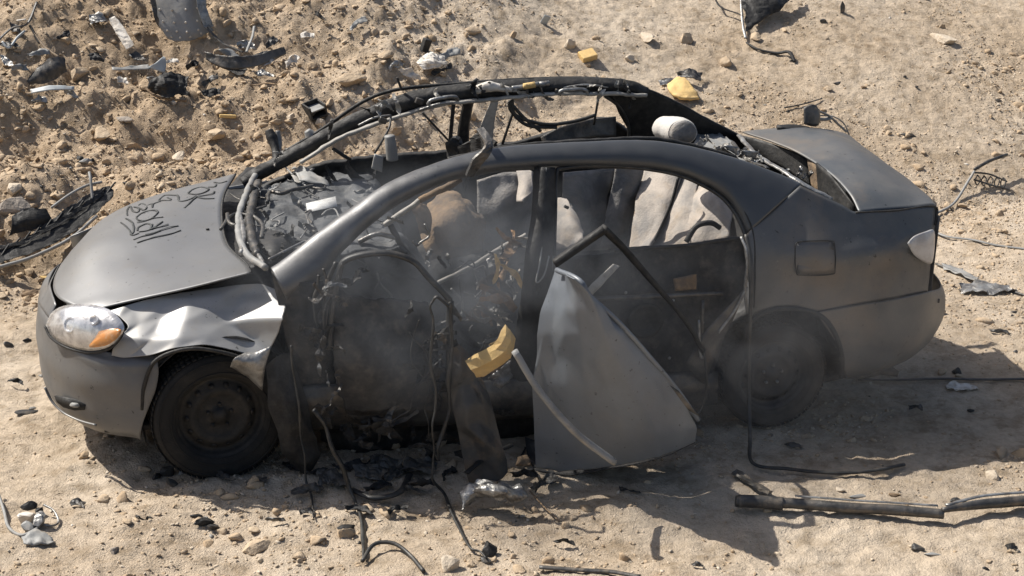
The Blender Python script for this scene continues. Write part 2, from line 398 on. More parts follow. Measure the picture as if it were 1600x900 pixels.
# ------------------------------------------------------------------ ground sheet
def build_ground():
    xs = np.concatenate([-np.geomspace(60, 3.2, 26), np.arange(-3.1, 8.2, .022), np.geomspace(8.3, 70, 26)])
    ys = np.concatenate([-np.geomspace(40, 3.1, 18), np.arange(-3.0, 7.0, .022), np.geomspace(7.1, 80, 30)])
    X, Y = np.meshgrid(xs, ys)
    Z = H(X, Y)
    nx, ny = len(xs), len(ys)
    me = bpy.data.meshes.new('ground')
    me.vertices.add(nx*ny); me.vertices.foreach_set('co', np.stack([X, Y, Z], -1).astype(np.float32).ravel())
    i = np.arange(ny-1)[:, None]*nx+np.arange(nx-1)[None]
    q = np.stack([i, i+1, i+nx+1, i+nx], -1).reshape(-1, 4)
    me.loops.add(q.size); me.polygons.add(len(q))
    me.loops.foreach_set('vertex_index', q.ravel().astype(np.int32))
    me.polygons.foreach_set('loop_start', np.arange(0, q.size, 4, dtype=np.int32))
    me.update(); me.validate(); me.shade_smooth()
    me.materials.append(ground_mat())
    o = bpy.data.objects.new('ground', me); COL.objects.link(o); o['kind'] = 'structure'
build_ground()

def build_gravel(name, seed, N, smin, smax, mats, base, pw=3.0):
    rng = np.random.default_rng(seed)
    x = rng.uniform(-3.0, 7.5, N*3); y = rng.uniform(-2.8, 6.8, N*3)
    dens = .45+.55*((y > 1.6)*(1-.75*(x > 2.2)))
    dens = dens*(.12+1.6*np.clip(fbm(x, y, 1.3, 3, 91)*2+.45, 0, 1)**1.5); dens = np.where((y > 1.5) & (x < 2.6+.6*fbm(x, y, 1, 2, 3)), np.maximum(dens, .75), dens)
    if name == 'rubble': dens = dens*(.35+.65*(y > 1.5))*(1-.72*(x > 2.2)*(y > 1.5))
    keep = rng.random(N*3) < dens*.9; x = x[keep][:N]; y = y[keep][:N]
    n = len(x); s = smin+(smax-smin)*rng.random(n)**pw
    z = H(x, y)
    v, f = base
    P = v[None]*(1+(.30 if len(v) < 20 else .10)*rng.standard_normal((n, len(v), 1)).clip(-1.3, 1.3))
    for _ in range(9):
        dd = rng.standard_normal((n, 1, 3)); dd /= np.linalg.norm(dd, axis=-1, keepdims=True); e = np.maximum((P*dd).sum(-1, keepdims=True)-rng.uniform(.3, .62, (n, 1, 1)), 0); P = P-dd*e*1.0
    sc = np.stack([rng.uniform(.7, 1.3, n), rng.uniform(.7, 1.3, n), rng.uniform(.45, .9, n)], -1)*s[:, None]
    P = P*sc[:, None, :]
    a = rng.uniform(0, 6.28, n); c, sn = np.cos(a)[:, None], np.sin(a)[:, None]
    px = P[..., 0]*c-P[..., 1]*sn; py = P[..., 0]*sn+P[..., 1]*c
    P = np.stack([px+x[:, None], py+y[:, None], P[..., 2]+z[:, None]+(s*.05)[:, None]], -1)
    F = f[None]+(np.arange(n)*len(v))[:, None, None]
    F = F.reshape(-1, 3)
    me = bpy.data.meshes.new(name); me.vertices.add(P.shape[0]*P.shape[1]); me.vertices.foreach_set('co', P.astype(np.float32).ravel())
    me.loops.add(F.size); me.polygons.add(len(F)); me.loops.foreach_set('vertex_index', F.ravel().astype(np.int32))
    me.polygons.foreach_set('loop_start', np.arange(0, F.size, 3, dtype=np.int32)); me.update(); me.validate()
    for m in mats: me.materials.append(m)
    mi = np.repeat(rng.integers(0, len(mats), n), len(f)).astype(np.int32)
    me.polygons.foreach_set('material_index', mi)
    o = bpy.data.objects.new(name, me); COL.objects.link(o); return o
DIRTM = mat('dirt_clod', (.46, .355, .245), (.38, .285, .19), 4, rough=.95, c3=(.54, .44, .32), s3=15, bump=.5, bscale=60, spec=.1)
g1 = build_gravel('gravel', 5, 90000, .003, .018, [DIRTM, DIRTM, ROCKM, ROCKL], ICO1, 2.6)
tag(g1, 'fine tan gravel scattered over the whole sandy ground', 'gravel', kind='stuff')
g2 = build_gravel('rubble', 9, 9000, .008, .060, [DIRTM, DIRTM, DIRTM, ROCKM], ICO2, 3.2)
tag(g2, 'loose clods and small stones strewn over the sandy slope', 'rubble', kind='stuff')
g3 = build_gravel('litter', 12, 420, .006, .03, [CHIPM, GREYPL, BLACK, WHITE], ICO1, 3)
tag(g3, 'tiny dark and pale scraps of burnt litter on the sand', 'litter', kind='stuff')
HEADM = mat('headrest_fabric', (.55, .53, .50), (.46, .44, .41), 7, rough=.95, c3=(.38, .33, .28), s3=12, amt3=.4, bump=.15, bscale=90)
def shred(a, b, s, m_, y, k, parent=None):
    parent = parent or car
    r = random.Random(k*13+5); an = r.uniform(0, math.pi); L = s*r.uniform(.8, 1.6); W = s*r.uniform(.25, .65)
    ca, sa = math.cos(an), math.sin(an); bend = r.uniform(-.5, .5)*s
    R0 = []; R1 = []
    for t in range(5):
        u = (t/4-.5)*2; wv = W*r.uniform(.3, 1.0)*(1-.5*abs(u)); off = bend*u*u; yy = y+r.uniform(-.025, .025)
        R0.append(A(a+ca*L*u-sa*(off+wv), b+sa*L*u+ca*(off+wv), y=yy)); R1.append(A(a+ca*L*u-sa*(off-wv), b+sa*L*u+ca*(off-wv), y=yy-.012))
    return patch('torn_scrap', [R0, R1], m_, parent, nu=5, nv=14, crumple=.010, cs=30, seed=k, jag=.006, thick=.002, smooth=False)
HANGM = mat('hanging_sheet', (.055, .055, .055), (.10, .092, .082), 5, rough=.5, metal=.3, c3=(.28, .20, .13), s3=7, amt3=.6, bump=.15, bscale=30, rough2=.7)
# ================================================================== THE CAR
car = bpy.data.objects.new('burnt_car', None); COL.objects.link(car); car.location = (0, 0, 0)
tag(car, 'burnt out grey sedan without roof, doors torn open, boot lid buckled', 'car')

# ---- hood
hx = {}
def hood_row(f):     # f 0 front .. 1 rear
    pass
HR = [  # rows from the near edge to the far edge, each front -> rear (photo pixels, depth)
    [A(150, 484, y=-.56), A(200, 472, y=-.62), A(290, 452, y=-.67), A(392, 426, y=-.70)],
    [A(112, 476, y=-.46), A(190, 452, y=-.48), A(280, 432, y=-.50), A(385, 412, y=-.52)],
    [A(88, 462, y=-.30), A(160, 420, y=-.25), A(250, 402, y=-.25), A(356, 383, y=-.24)],
    [A(84, 442, y=-.02), A(140, 390, y=.0), A(230, 362, y=.02), A(347, 343, y=.08)],
    [A(93, 418, y=.2), A(145, 362, y=.3), A(230, 328, y=.33), A(350, 305, y=.36)],
    [A(112, 392, y=.42), A(165, 340, y=.55), A(240, 306, y=.6), A(368, 272, y=.66)],
]
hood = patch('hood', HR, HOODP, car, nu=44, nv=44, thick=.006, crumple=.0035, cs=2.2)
lip = tube('hood_edge', [p for p in [HR[0][3], HR[1][3], HR[2][3], HR[3][3], HR[4][3], HR[5][3]]], .006, BLACK, hood)
g_h = grid(HR, 80, 80, .0035, 2.2)
import itertools
HG = np.array([[p[:] for p in r] for r in g_h]).reshape(-1, 3)
HGp = ((HG-CAM_C) @ CAM_M.T); HGp = np.stack([800+2501*HGp[:, 0]/HGp[:, 2], 450-2501*HGp[:, 1]/HGp[:, 2]], 1)
def on_hood(px, py, lift=.006):
    d = ((HGp-[px, py])**2).sum(1); i = np.argsort(d)[:6]; wt = 1/(d[i]+.5); wt /= wt.sum()
    c = (HG[i]*wt[:, None]).sum(0)
    i0 = i[0]; P0 = HG[i[0]]; e1 = HG[i[1]]-P0; best = None
    v = ray(px, py); t = ((c-CAM_C) @ v)/(v @ v); q = CAM_C+v*t
    return Vector((q[0], q[1], q[2]+lift))
def zc(pts): return [(170+x/1543*240, 260+y/900*140) for x, y in pts]
STROKES = [
    [(800, 275), (840, 240), (920, 215), (1000, 235), (960, 270), (870, 292), (795, 280)],
    [(1050, 170), (1120, 175), (1190, 155)], [(1080, 190), (1060, 215), (1000, 215)],
    [(1060, 262), (1040, 285), (960, 300), (880, 320), (800, 390), (760, 425)],
    [(870, 318), (960, 330), (1060, 330)],
    [(500, 350), (560, 300), (650, 300), (690, 305), (710, 355), (790, 345), (880, 310)],
    [(500, 355), (560, 350), (620, 345), (590, 320)],
    [(440, 420), (450, 385), (520, 360)],
    [(190, 500), (185, 450), (215, 410), (240, 455), (290, 470), (300, 430), (250, 415)],
    [(300, 400), (340, 380), (380, 420), (350, 450), (310, 430)], [(380, 400), (430, 385), (440, 410)],
    [(280, 520), (330, 480), (420, 450), (490, 460), (470, 500), (400, 545), (320, 555), (275, 530)],
    [(280, 575), (360, 560), (440, 530), (550, 518)],
    [(290, 655), (300, 620), (380, 585), (430, 600), (420, 640), (500, 590), (545, 560)],
    [(300, 665), (380, 655), (430, 635), (520, 615), (600, 592)],
    [(370, 695), (440, 680), (530, 650), (620, 620), (700, 608)],
    [(245, 745), (330, 715), (420, 690), (520, 660)],
    [(280, 778), (390, 740), (480, 715), (600, 690), (725, 652)],
    [(120, 570), (170, 610), (210, 650), (230, 700), (300, 680)],
    [(170, 530), (220, 560), (250, 610), (250, 660), (215, 700)],
    [(440, 590), (430, 640), (480, 610)],
]
gp = []
for s in STROKES:
    q = zc(s); pts = [on_hood(a, b) for a, b in q]
    gp.append(tube_geo(pts, .0052, 6, flat=.25, rough=.5))
vs, fs = merge(gp)
gf = link('graffiti', vs, fs, GRAFF, hood)
dk = on_hood(325, 360); vs, fs = rock_geo(3, (.012, .01, .008), ICO1)
link('scorched_chip', [v+dk for v in vs], fs, BLACK, hood)

# ---- front bumper (wraps round the nose)
plan = [(-.255, -.845), (-.40, -.815), (-.52, -.745), (-.61, -.65), (-.69, -.50), (-.745, -.32), (-.775, -.08), (-.77, .2), (-.72, .42), (-.63, .6), (-.5, .72), (-.3, .8)]
def bump_row(z, off, cut=0):
    out = []
    for i, (x, y) in enumerate(plan):
        n = Vector((x-.6, y*1.6, 0)).normalized(); out.append(Vector((x, y, z))+n*off)
    return out
BR = [bump_row(.60, -.055), bump_row(.575, -.012), bump_row(.53, .0), bump_row(.46, .012), bump_row(.38, .006), bump_row(.31, .004), bump_row(.25, -.01), bump_row(.205, -.05)]
for k, r in enumerate(BR):      # rear edge follows the wheel arch
    z = r[0].z; r[0].x = -.255-(.0 if z > .5 else min(.09, (.5-z)*.40)); 
    for j in range(3, 9): r[j].z += [.05, .03, 0, 0, 0, 0, 0, 0][k]*(1 if j > 3 else .5)
bumper = patch('front_bumper', BR, BUMP, car, nu=40, nv=64, thick=.006)
# upper nose between lamps
nose = patch('grille', [[A(78, 498, y=-.42), A(64, 480, y=-.2), A(62, 470, y=.05), A(75, 445, y=.3)],
                        [A(88, 476, y=-.40), A(80, 452, y=-.15), A(80, 440, y=.08), A(92, 415, y=.3)]], BUMP, car, nu=8, nv=12)
# fog opening
def plane_hit(px, py, P0, n):
    v = Vector(ray(px, py)); C = Vector(CAM_C); t = (P0-C).dot(n)/v.dot(n); return C+v*t
fn = Vector((-.75, -.62, .0)).normalized(); fp = Vector((-.655, -.59, .27))+fn*.012
fo = [plane_hit(a, b, fp, fn) for a, b in [(86, 618), (100, 620), (120, 624), (134, 632), (133, 640), (118, 641), (100, 636), (90, 628)]]
fog = link('fog_lamp_opening', fo, [tuple(range(8))], BLACK, bumper, thick=.01)
vs, fs = rock_geo(8, (.028, .02, .018), ICO2, .1); c = plane_hit(118, 633, fp+fn*.012, fn)
link('fog_lamp', [v+c for v in vs], fs, GREYPL, fog)
lw = [plane_hit(a, b, fp+fn*.02, fn) for a, b in [(70, 605), (82, 628), (100, 645), (125, 657), (150, 664)]]
tube('lower_lip', lw, .007, BUMP, bumper, flat=.6)

# ---- headlight
hn = Vector((-.66, -.62, .42)).normalized(); hp = Vector((-.60, -.62, .66))
out_px = [(72, 508), (80, 490), (97, 479), (128, 475), (158, 479), (180, 490), (194, 510), (187, 527), (168, 543), (138, 548), (105, 540), (82, 526)]
def dome(name, px, P0, n, bulge, m, parent, rings=6, thick=.003, seed=0, off=0.0):
    o = [plane_hit(a, b, P0+n*off, n) for a, b in cr([(a, b, 0) for a, b in px+[px[0]]], 40)[:-1] for a, b in [(a, b)]] if False else None
    cc = cr([(a, b, 0) for a, b in px+[px[0]]], 41)[:-1]
    o = [plane_hit(p.x, p.y, P0+n*off, n) for p in cc]
    c = sum(o, Vector())/len(o); vs = []; fs = []; k = len(o)
    for r in range(rings):
        f = 1-r/rings
        for p in o: vs.append(c+(p-c)*f+n*bulge*(1-f*f))
    vs.append(c+n*bulge)
    for r in range(rings-1):
        for j in range(k): fs.append((r*k+j, r*k+(j+1) % k, (r+1)*k+(j+1) % k, (r+1)*k+j))
    for j in range(k): fs.append(((rings-1)*k+j, (rings-1)*k+(j+1) % k, rings*k))
    return link(name, vs, fs, m, parent, thick=thick)
hl = dome('headlight', out_px, hp, hn, .045, REFL, car)
amb = dome('turn_signal', [(155, 518), (172, 514), (189, 515), (184, 527), (168, 539), (144, 543), (140, 539), (149, 528)], hp, hn, .012, AMBER, hl, off=.034)
gm = bpy.data.materials.new('clear_lens'); gm.use_nodes = True; nt = gm.node_tree; nt.nodes.clear()
a_ = nt.nodes.new('ShaderNodeBsdfTransparent'); b_ = nt.nodes.new('ShaderNodeBsdfGlossy'); b_.inputs['Roughness'].default_value = .12
c_ = nt.nodes.new('ShaderNodeMixShader'); d_ = nt.nodes.new('ShaderNodeOutputMaterial'); c_.inputs[0].default_value = .14
a_.inputs[0].default_value = (.92, .92, .92, 1)
nt.links.new(a_.outputs[0], c_.inputs[1]); nt.links.new(b_.outputs[0], c_.inputs[2]); nt.links.new(c_.outputs[0], d_.inputs[0])
dome('lens', out_px, hp, hn, .055, gm, hl, off=.012, thick=0)
for q, (px, py, r) in enumerate([(112, 508, .038), (150, 500, .026)]):
    c = plane_hit(px, py, hp+hn*.03, hn)
    vs = []; fs = []
    for i in range(24):
        a = i/24*2*math.pi; u = hn.cross(Vector((0, 0, 1))).normalized(); w2 = hn.cross(u)
        for rr, dd in ((r, .012), (r*.75, .018), (r*.5, -.004), (.006, -.012)): vs.append(c+(u*math.cos(a)+w2*math.sin(a))*rr+hn*dd)
    for i in range(24):
        for j in range(3): fs.append((i*4+j, i*4+j+1, ((i+1) % 24)*4+j+1, ((i+1) % 24)*4+j))
    link('bulb_reflector', vs, fs, REFL, hl)
tube('lamp_seal', [plane_hit(a, b, hp-hn*.004, hn) for a, b in [(194, 512), (187, 530), (168, 546), (138, 551), (104, 543), (80, 528), (70, 510)]], .006, BLACK, hl)

# ---- crumpled front fender
FR = [
    [A(168, 486, y=-.60), A(205, 474, y=-.61), A(250, 463, y=-.62), A(305, 453, y=-.63), A(360, 445, y=-.64), A(405, 440, y=-.66), A(436, 452, y=-.71)],
    [A(192, 500, y=-.68), A(222, 492, y=-.66), A(270, 476, y=-.66), A(320, 466, y=-.70), A(365, 466, y=-.66), A(412, 462, y=-.70), A(448, 474, y=-.80)],
    [A(194, 520, y=-.74), A(225, 517, y=-.74), A(262, 503, y=-.70), A(305, 496, y=-.79), A(348, 500, y=-.72), A(395, 488, y=-.78), A(450, 490, y=-.90)],
    [A(180, 540, y=-.745), A(215, 538, y=-.80), A(250, 527, y=-.80), A(300, 521, y=-.84), A(345, 525, y=-.84), A(388, 520, y=-.80), A(440, 512, y=-.90)],
    [A(170, 556, y=-.74), A(205, 562, y=-.80), A(246, 556, y=-.86), A(295, 540, y=-.88), A(345, 545, y=-.88), A(382, 556, y=-.88), A(421, 555, y=-.88)],
]
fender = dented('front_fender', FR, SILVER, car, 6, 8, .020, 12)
patch('folded_flap', [[A(382, 552, y=-.885), A(402, 550, y=-.90), A(424, 540, y=-.90)], [A(366, 560, y=-.93), A(392, 570, y=-.93), A(414, 577, y=-.92)],
                      [A(360, 572, y=-.90), A(388, 590, y=-.89), A(410, 610, y=-.88)]], BAREM, fender, nu=10, nv=12, thick=.003, crumple=.006, cs=14)
tube('arch_lip', [A(222, 640, y=-.84), A(226, 600, y=-.85), (A(245, 562, y=-.87)), A(295, 545, y=-.885), A(345, 550, y=-.885), A(380, 560, y=-.885)], .009, BLACK, fender)
# dark gap strip between hood and fender + engine bay
patch('engine_bay', [[Vector((-.62, -.58, .58)), Vector((-.4, -.60, .64)), Vector((0, -.66, .70)), Vector((.38, -.70, .80))],
                     [Vector((-.66, 0, .58)), Vector((-.4, 0, .66)), Vector((0, 0, .72)), Vector((.42, 0, .78))],
                     [Vector((-.6, .58, .6)), Vector((-.4, .60, .66)), Vector((0, .66, .72)), Vector((.38, .70, .8))]], CHAR, car, nu=20, nv=20, crumple=.03, cs=6)
# far fender (side skin)
patch('far_fender', [[Vector((-.62, .62, .72)), Vector((-.3, .74, .80)), Vector((.1, .79, .88)), Vector((.42, .80, .92))],
                     [Vector((-.6, .70, .60)), Vector((-.3, .82, .66)), Vector((.1, .85, .66)), Vector((.42, .85, .6))]], SILVER, car, nu=8, nv=16)

# ---- wheel wells
def well(name, cx, y0, y1, r, zc_=.31, a0=-20):
    rows = []
    for y in (y0, y1):
        rows.append([Vector((cx+r*math.cos(a), y, zc_+r*math.sin(a))) for a in [math.radians(t) for t in np.linspace(a0, 200, 12)]])
    o = patch(name, rows, BLACK, car, nu=4, nv=30)
    cap = [Vector((cx+r*math.cos(math.radians(t)), y1, zc_+r*math.sin(math.radians(t)))) for t in np.linspace(a0, 200, 23)]
    link('inner_panel', cap, [tuple(range(len(cap)))], BLACK, o, thick=.004)
    return o
well('wheel_well', .02, -.83, -.50, .365); well('wheel_well', 2.70, -.81, -.50, .365, .29, 8)
well('wheel_well', .02, .83, .50, .365); well('wheel_well', 2.70, .83, .50, .365, .29)

# ---- wheels
def wheel(c, steer, parent=None):
    w = bpy.data.objects.new('wheel', None); COL.objects.link(w); w.location = c; w.rotation_euler = (0, 0, math.radians(steer)); w.parent = car
    R = .305; W = .098
    prof = [(.198, -.078), (.208, -.094), (.235, -.102), (.265, -.101), (.288, -.092), (.298, -.078), (.302, -.05), (R, -.02), (R, .02), (.302, .05), (.298, .078), (.288, .092), (.265, .1), (.2, .08)]
    vs, fs = lathe(prof, 96)
    parts = [(vs, fs)]
    for k in range(72):       # tread blocks
        a = k/72*2*math.pi
        for y in (-.066, -.022, .022, .066):
            rr = R-.0005; aa = a+(.02 if y > 0 else 0)
            m3 = Matrix.Rotation(-aa+math.pi/2, 3, 'Y')
            parts.append(box_geo((rr*math.cos(aa), y, rr*math.sin(aa)), (.021, .036, .0035), m3))
    vs, fs = merge(parts)
    ty = link('tyre', vs, fs, TYRE, w)
    for rr in (.222, .275):
        v2, f2 = lathe([(rr-.003, -.1005), (rr, -.1045), (rr+.003, -.1005)], 80); link('sidewall_ring', v2, f2, TYRE, ty)
    prof = [(.205, -.086), (.204, -.074), (.190, -.07), (.186, -.05), (.176, -.035), (.160, -.04), (.135, -.062), (.118, -.066), (.10, -.055), (.085, -.05), (.06, -.05), (.034, -.052), (.032, -.07), (.001, -.072)]
    vs, fs = lathe(prof, 64)
    rim = link('rim', vs, fs, RIMM, w)
    hs = []
    for k in range(14):
        a = k/14*2*math.pi; u = []
        ca, sa = math.cos(a), math.sin(a)
        for t in range(10):
            b = t/10*2*math.pi; r2 = .149+.011*math.cos(b); tt = .014*math.sin(b)
            u.append(Vector((r2*ca-tt*sa, -.0565-(.149-r2)*.7, r2*sa+tt*ca)))
        hs.append((u, [tuple(range(10))]))
    for vs, fs in hs: link('vent_hole', vs, fs, BLACK, rim, thick=.002)
    for k in range(5):
        a = k/5*2*math.pi+.3
        vs, fs = lathe([(.001, -.066), (.008, -.066), (.009, -.05)], 8, (.055*math.cos(a), 0, .055*math.sin(a))); link('wheel_nut', vs, fs, RIMM if c[0] < 1 else BAREM, rim)
    return w
wheel((.0, -.755, .295), 5)
GREYT = mat('grey_tyre', (.045, .042, .038), (.075, .068, .06), 5, rough=.95, c3=(.14, .115, .09), s3=9, amt3=.5, bump=.15, bscale=60)  # lighter greys than the other wheels, for contrast with the dark well
GREYR = mat('grey_rim', (.05, .05, .05), (.085, .08, .074), 8, rough=.7, metal=.2, c3=(.14, .11, .085), s3=16)
rw = wheel((2.70, -.70, .255), 0)
for o_ in rw.children:
    o_.data.materials[0] = GREYT if o_.name.startswith('tyre') else GREYR
    for q_ in o_.children:
        if q_.name.startswith('sidewall'): q_.data.materials[0] = GREYT; rw.scale = (.90, 1, .90)
for c, rz in (((.0, .755, .318), 180), ((2.70, .755, .30), 180)):
    wheel(c, rz)

# ---- dark body underneath: floor, sill, firewall, inner walls
def boxo(name, c, d, m, parent=car, rot=None, bevel=0):
    vs, fs = box_geo(c, d, rot); return link(name, vs, fs, m, parent, smooth=False, bevel=bevel)
patch('floor_pan', [[Vector((x, y, .22+.02*math.sin(x*9)+(.1 if abs(y) < .1 else 0))) for x in (-.5, .3, .8, 1.4, 2., 2.6, 3.4)] for y in (-.74, -.4, -.12, 0, .12, .4, .74)], CHAR, car, nu=30, nv=50, thick=.03, crumple=.02)
patch('firewall', [[Vector((.30, y, z)) for y in (-.74, -.3, .2, .74)] for z in (.22, .5, .86)], CHAR, car, nu=14, nv=24, crumple=.04)
patch('rear_bulkhead', [[Vector((2.85, y, z)) for y in (-.6, 0, .65)] for z in (.22, .6, .98)], CHAR, car, nu=10, nv=16, crumple=.02)
sill = patch('sill', [[S(425, 610, .03), S(520, 600, .03), S(700, 598, .03), S(830, 590, .03), S(1000, 585, .03), S(1120, 580, .04)],
                      [S(430, 632), S(520, 628), S(700, 622), S(830, 618), S(1000, 610), S(1120, 604)],
                      [S(440, 672, .03), S(520, 668, .03), S(700, 660, .03), S(830, 650, .03), S(1000, 640, .03), S(1120, 630, .04)]], DARKMETAL, car, nu=10, nv=44, thick=.02, crumple=.012, cs=8)
patch('far_sill', [[Vector((x, .80, z)) for x in (.35, 1.2, 2.3)] for z in (.2, .36)], CHAR, car, nu=6, nv=20, thick=.03)
# far doors and far belt line
fd = patch('far_door', [[A(385, 300, y=.78), A(500, 256, y=.76), A(600, 243, y=.76), A(700, 236, y=.76), A(775, 224, y=.76)],
                   [A(400, 330, y=.81), A(500, 300, y=.81), A(600, 290, y=.81), A(700, 285, y=.81), A(775, 275, y=.81)],
                   [Vector((.36, .83, .55)), Vector((.7, .83, .5)), Vector((1.1, .83, .5)), Vector((1.4, .83, .5)), Vector((1.62, .83, .5))],
                   [Vector((.36, .80, .3)), Vector((.7, .80, .28)), Vector((1.1, .80, .28)), Vector((1.4, .80, .28)), Vector((1.62, .80, .28))]], BLACK, car, nu=22, nv=50, thick=.03, crumple=.02, cs=9)
patch('far_door', [[A(778, 226, y=.76), A(830, 216, y=.76), A(890, 197, y=.76), A(945, 184, y=.76), A(985, 205, y=.76)],
                   [A(778, 262, y=.8), A(840, 250, y=.8), A(900, 240, y=.8), A(950, 235, y=.8), A(990, 240, y=.8)],
                   [Vector((1.64, .83, .5)), Vector((1.9, .83, .5)), Vector((2.1, .83, .5)), Vector((2.3, .83, .5)), Vector((2.45, .83, .55))],
                   [Vector((1.64, .80, .28)), Vector((1.9, .80, .28)), Vector((2.1, .80, .28)), Vector((2.3, .80, .28)), Vector((2.4, .80, .4))]], BLACK, car, nu=22, nv=40, thick=.03, crumple=.015, cs=9)
# raised dark trim on the far rear door
patch('door_trim', [[A(845, 214, y=.7), A(880, 196, y=.7), A(925, 186, y=.7), A(962, 182, y=.7)], [A(850, 232, y=.68), A(880, 222, y=.68), A(925, 215, y=.68), A(962, 213, y=.68)]], DARKMETAL, fd, nu=8, nv=14, thick=.02, crumple=.008)

# ---- far A-pillar + roof rail (the dark double line) with pale strip
frl = patch('far_roof_rail', [[A(a, b, y=y) for a, b, y in [(376, 281, .72), (400, 264, .71), (450, 237, .69), (500, 208, .66), (545, 183, .63), (600, 160, .62), (640, 146, .62), (700, 136, .61), (800, 127, .60), (900, 123, .59), (975, 127, .58), (1012, 139, .57)]],
     [A(a, b, y=y) for a, b, y in [(380, 287, .69), (406, 270, .68), (456, 243, .66), (505, 216, .63), (550, 193, .60), (605, 170, .59), (650, 156, .58), (705, 146, .57), (800, 137, .56), (900, 133, .55), (968, 134, .55), (1012, 146, .55)]],
     [A(a, b, y=y) for a, b, y in [(384, 292, .70), (412, 277, .69), (462, 250, .67), (510, 225, .64), (556, 203, .61), (610, 181, .60), (660, 167, .59), (710, 158, .58), (800, 148, .57), (900, 143, .56), (960, 142, .56), (1012, 152, .56)]]], BLACK, car, nu=10, nv=110, thick=.025, crumple=.006, cs=20, jag=.004)
tube('roof_edge', [A(440, 240, y=.72), A(500, 204, y=.70), A(560, 163, y=.68), A(600, 145, y=.67), A(640, 137, y=.66), A(700, 132, y=.65), A(800, 125, y=.63), A(900, 122, y=.62), A(975, 126, y=.6)], .010, BLACK, frl, steps=60)
tube('trim_strip', [A(470, 254, y=.60), A(520, 222, y=.58), A(570, 200, y=.57), A(640, 176, y=.56), A(700, 162, y=.55), A(760, 156, y=.54), A(850, 148, y=.53), A(950, 146, y=.53), A(1010, 149, y=.53)], .019, LTRIM, frl, n=6, flat=.6, steps=60)
tube('grab_handle', [A(668, 164, y=.53), A(676, 156, y=.52), A(708, 151, y=.52), A(716, 156, y=.53)], .010, BAREM, frl)
tube('grab_handle', [A(872, 148, y=.52), A(880, 141, y=.51), A(912, 140, y=.51), A(918, 147, y=.52)], .010, BAREM, frl)
for px in (598, 655, 872, 915):
    c = A(px, {598: 188, 655: 158, 872: 144, 915: 144}[px], y=.53); vs, fs = box_geo(c, (.04, .03, .03), rotm(0, 20, 0)); link('bracket', vs, fs, DARKMETAL, frl, smooth=False, bevel=.004)
tube('curtain_airbag', [A(742, 142, y=.55), A(765, 136, y=.54), A(800, 140, y=.54)], [.022, .028, .012], WHITE, frl, n=10)
tube('inflator', [A(800, 138, y=.54), A(815, 136, y=.54), A(842, 131, y=.54)], .013, BAREM, frl)
tube('inflator', [A(818, 135, y=.52), A(836, 132, y=.52)], .016, FOAMY, frl)
tube('inflator', [A(842, 132, y=.54), A(858, 130, y=.54)], .015, BAREM, frl)
vs, fs = box_geo(A(624, 131, y=.62), (.012, .012, .07), rotm(0, -20, 0)); link('bent_bracket', vs, fs, BLACK, frl, smooth=False)
for (a, b, c, d) in ((560, 196, 610, 180), (655, 172, 720, 160), (880, 137, 950, 136)):
    tube('wiring', [A(a, b, y=.54), A((a+c)/2, (b+d)/2-4, y=.53), A(c, d, y=.54)], .006, BAREM, frl)
# second roof bow / broken header between rails at the front
# far B pillar
fb = tube('far_pillar', [A(735, 142, y=.58), A(730, 170, y=.62), A(724, 205, y=.66), A(722, 250, y=.70), Vector((1.42, .76, .6)), Vector((1.45, .78, .3))], [.03, .032, .034, .04, .05, .06], BLACK, car, n=6, flat=.5)
tube('belt', [A(710, 150, y=.55), A(705, 200, y=.58), A(702, 235, y=.6)], .012, BLACK, fb, flat=.4)
patch('pillar_trim', [[A(768, 156, y=.55), A(752, 195, y=.60), A(738, 240, y=.64)], [A(779, 156, y=.54), A(772, 195, y=.58), A(768, 240, y=.62)]], LTRIM, fb, nu=6, nv=12, thick=.02, crumple=.004)
# far C pillar
patch('far_rear_pillar', [[A(965, 126, y=.58), A(1010, 138, y=.58), A(1060, 160, y=.60), A(1100, 182, y=.62), A(1150, 208, y=.64), A(1175, 220, y=.66)],
                      [A(940, 140, y=.57), A(985, 160, y=.6), A(1030, 185, y=.63), A(1080, 210, y=.67), A(1120, 230, y=.7), A(1160, 245, y=.72)],
                      [A(955, 146, y=.56), A(975, 185, y=.64), A(1005, 220, y=.7), A(1050, 240, y=.74), A(1100, 260, y=.76), A(1150, 275, y=.78)],
                      [A(955, 150, y=.56), A(982, 195, y=.66), A(990, 232, y=.72), A(1040, 262, y=.76), A(1090, 285, y=.78), A(1150, 300, y=.8)]], BLACK, car, nu=20, nv=30, thick=.015, crumple=.008)
tube('window_seal', [A(945, 150, y=.57), A(966, 165, y=.6), A(980, 190, y=.64), A(982, 215, y=.68), A(972, 228, y=.7)], .010, RUBBER, fb)
for pts in ([(800, 155), (806, 180), (850, 194), (895, 190), (930, 180)], [(795, 158), (820, 185), (845, 205)], [(795, 160), (800, 175), (825, 196), (870, 199)]):
    tube('loose_seal', [A(a, b, y=.6) for a, b in pts], .010, RUBBER, fb)
for (a, b, c, d, r) in ((660, 176, 706, 225, .006), (805, 165, 785, 225, .008), (935, 152, 928, 195, .007), (520, 232, 548, 250, .010)):
    tube('broken_strut', [A(a, b, y=.62), A(c, d, y=.64)], r, RUBBER, fb)
# far mirror
mr = tube('far_mirror', [A(432, 250, y=.80), A(430, 232, y=.86), A(424, 215, y=.9), A(420, 203, y=.92)], [.02, .022, .030, .022], BLACK, car, n=10)
tube('mirror_shell', [A(434, 248, y=.84), A(436, 225, y=.9), A(434, 204, y=.92)], [.01, .018, .012], GREYPL, mr)
tube('broken_bulb', [A(490, 222, y=.72), A(485, 212, y=.72), A(480, 204, y=.72)], [.022, .032, .018], GREYPL, car, n=12)

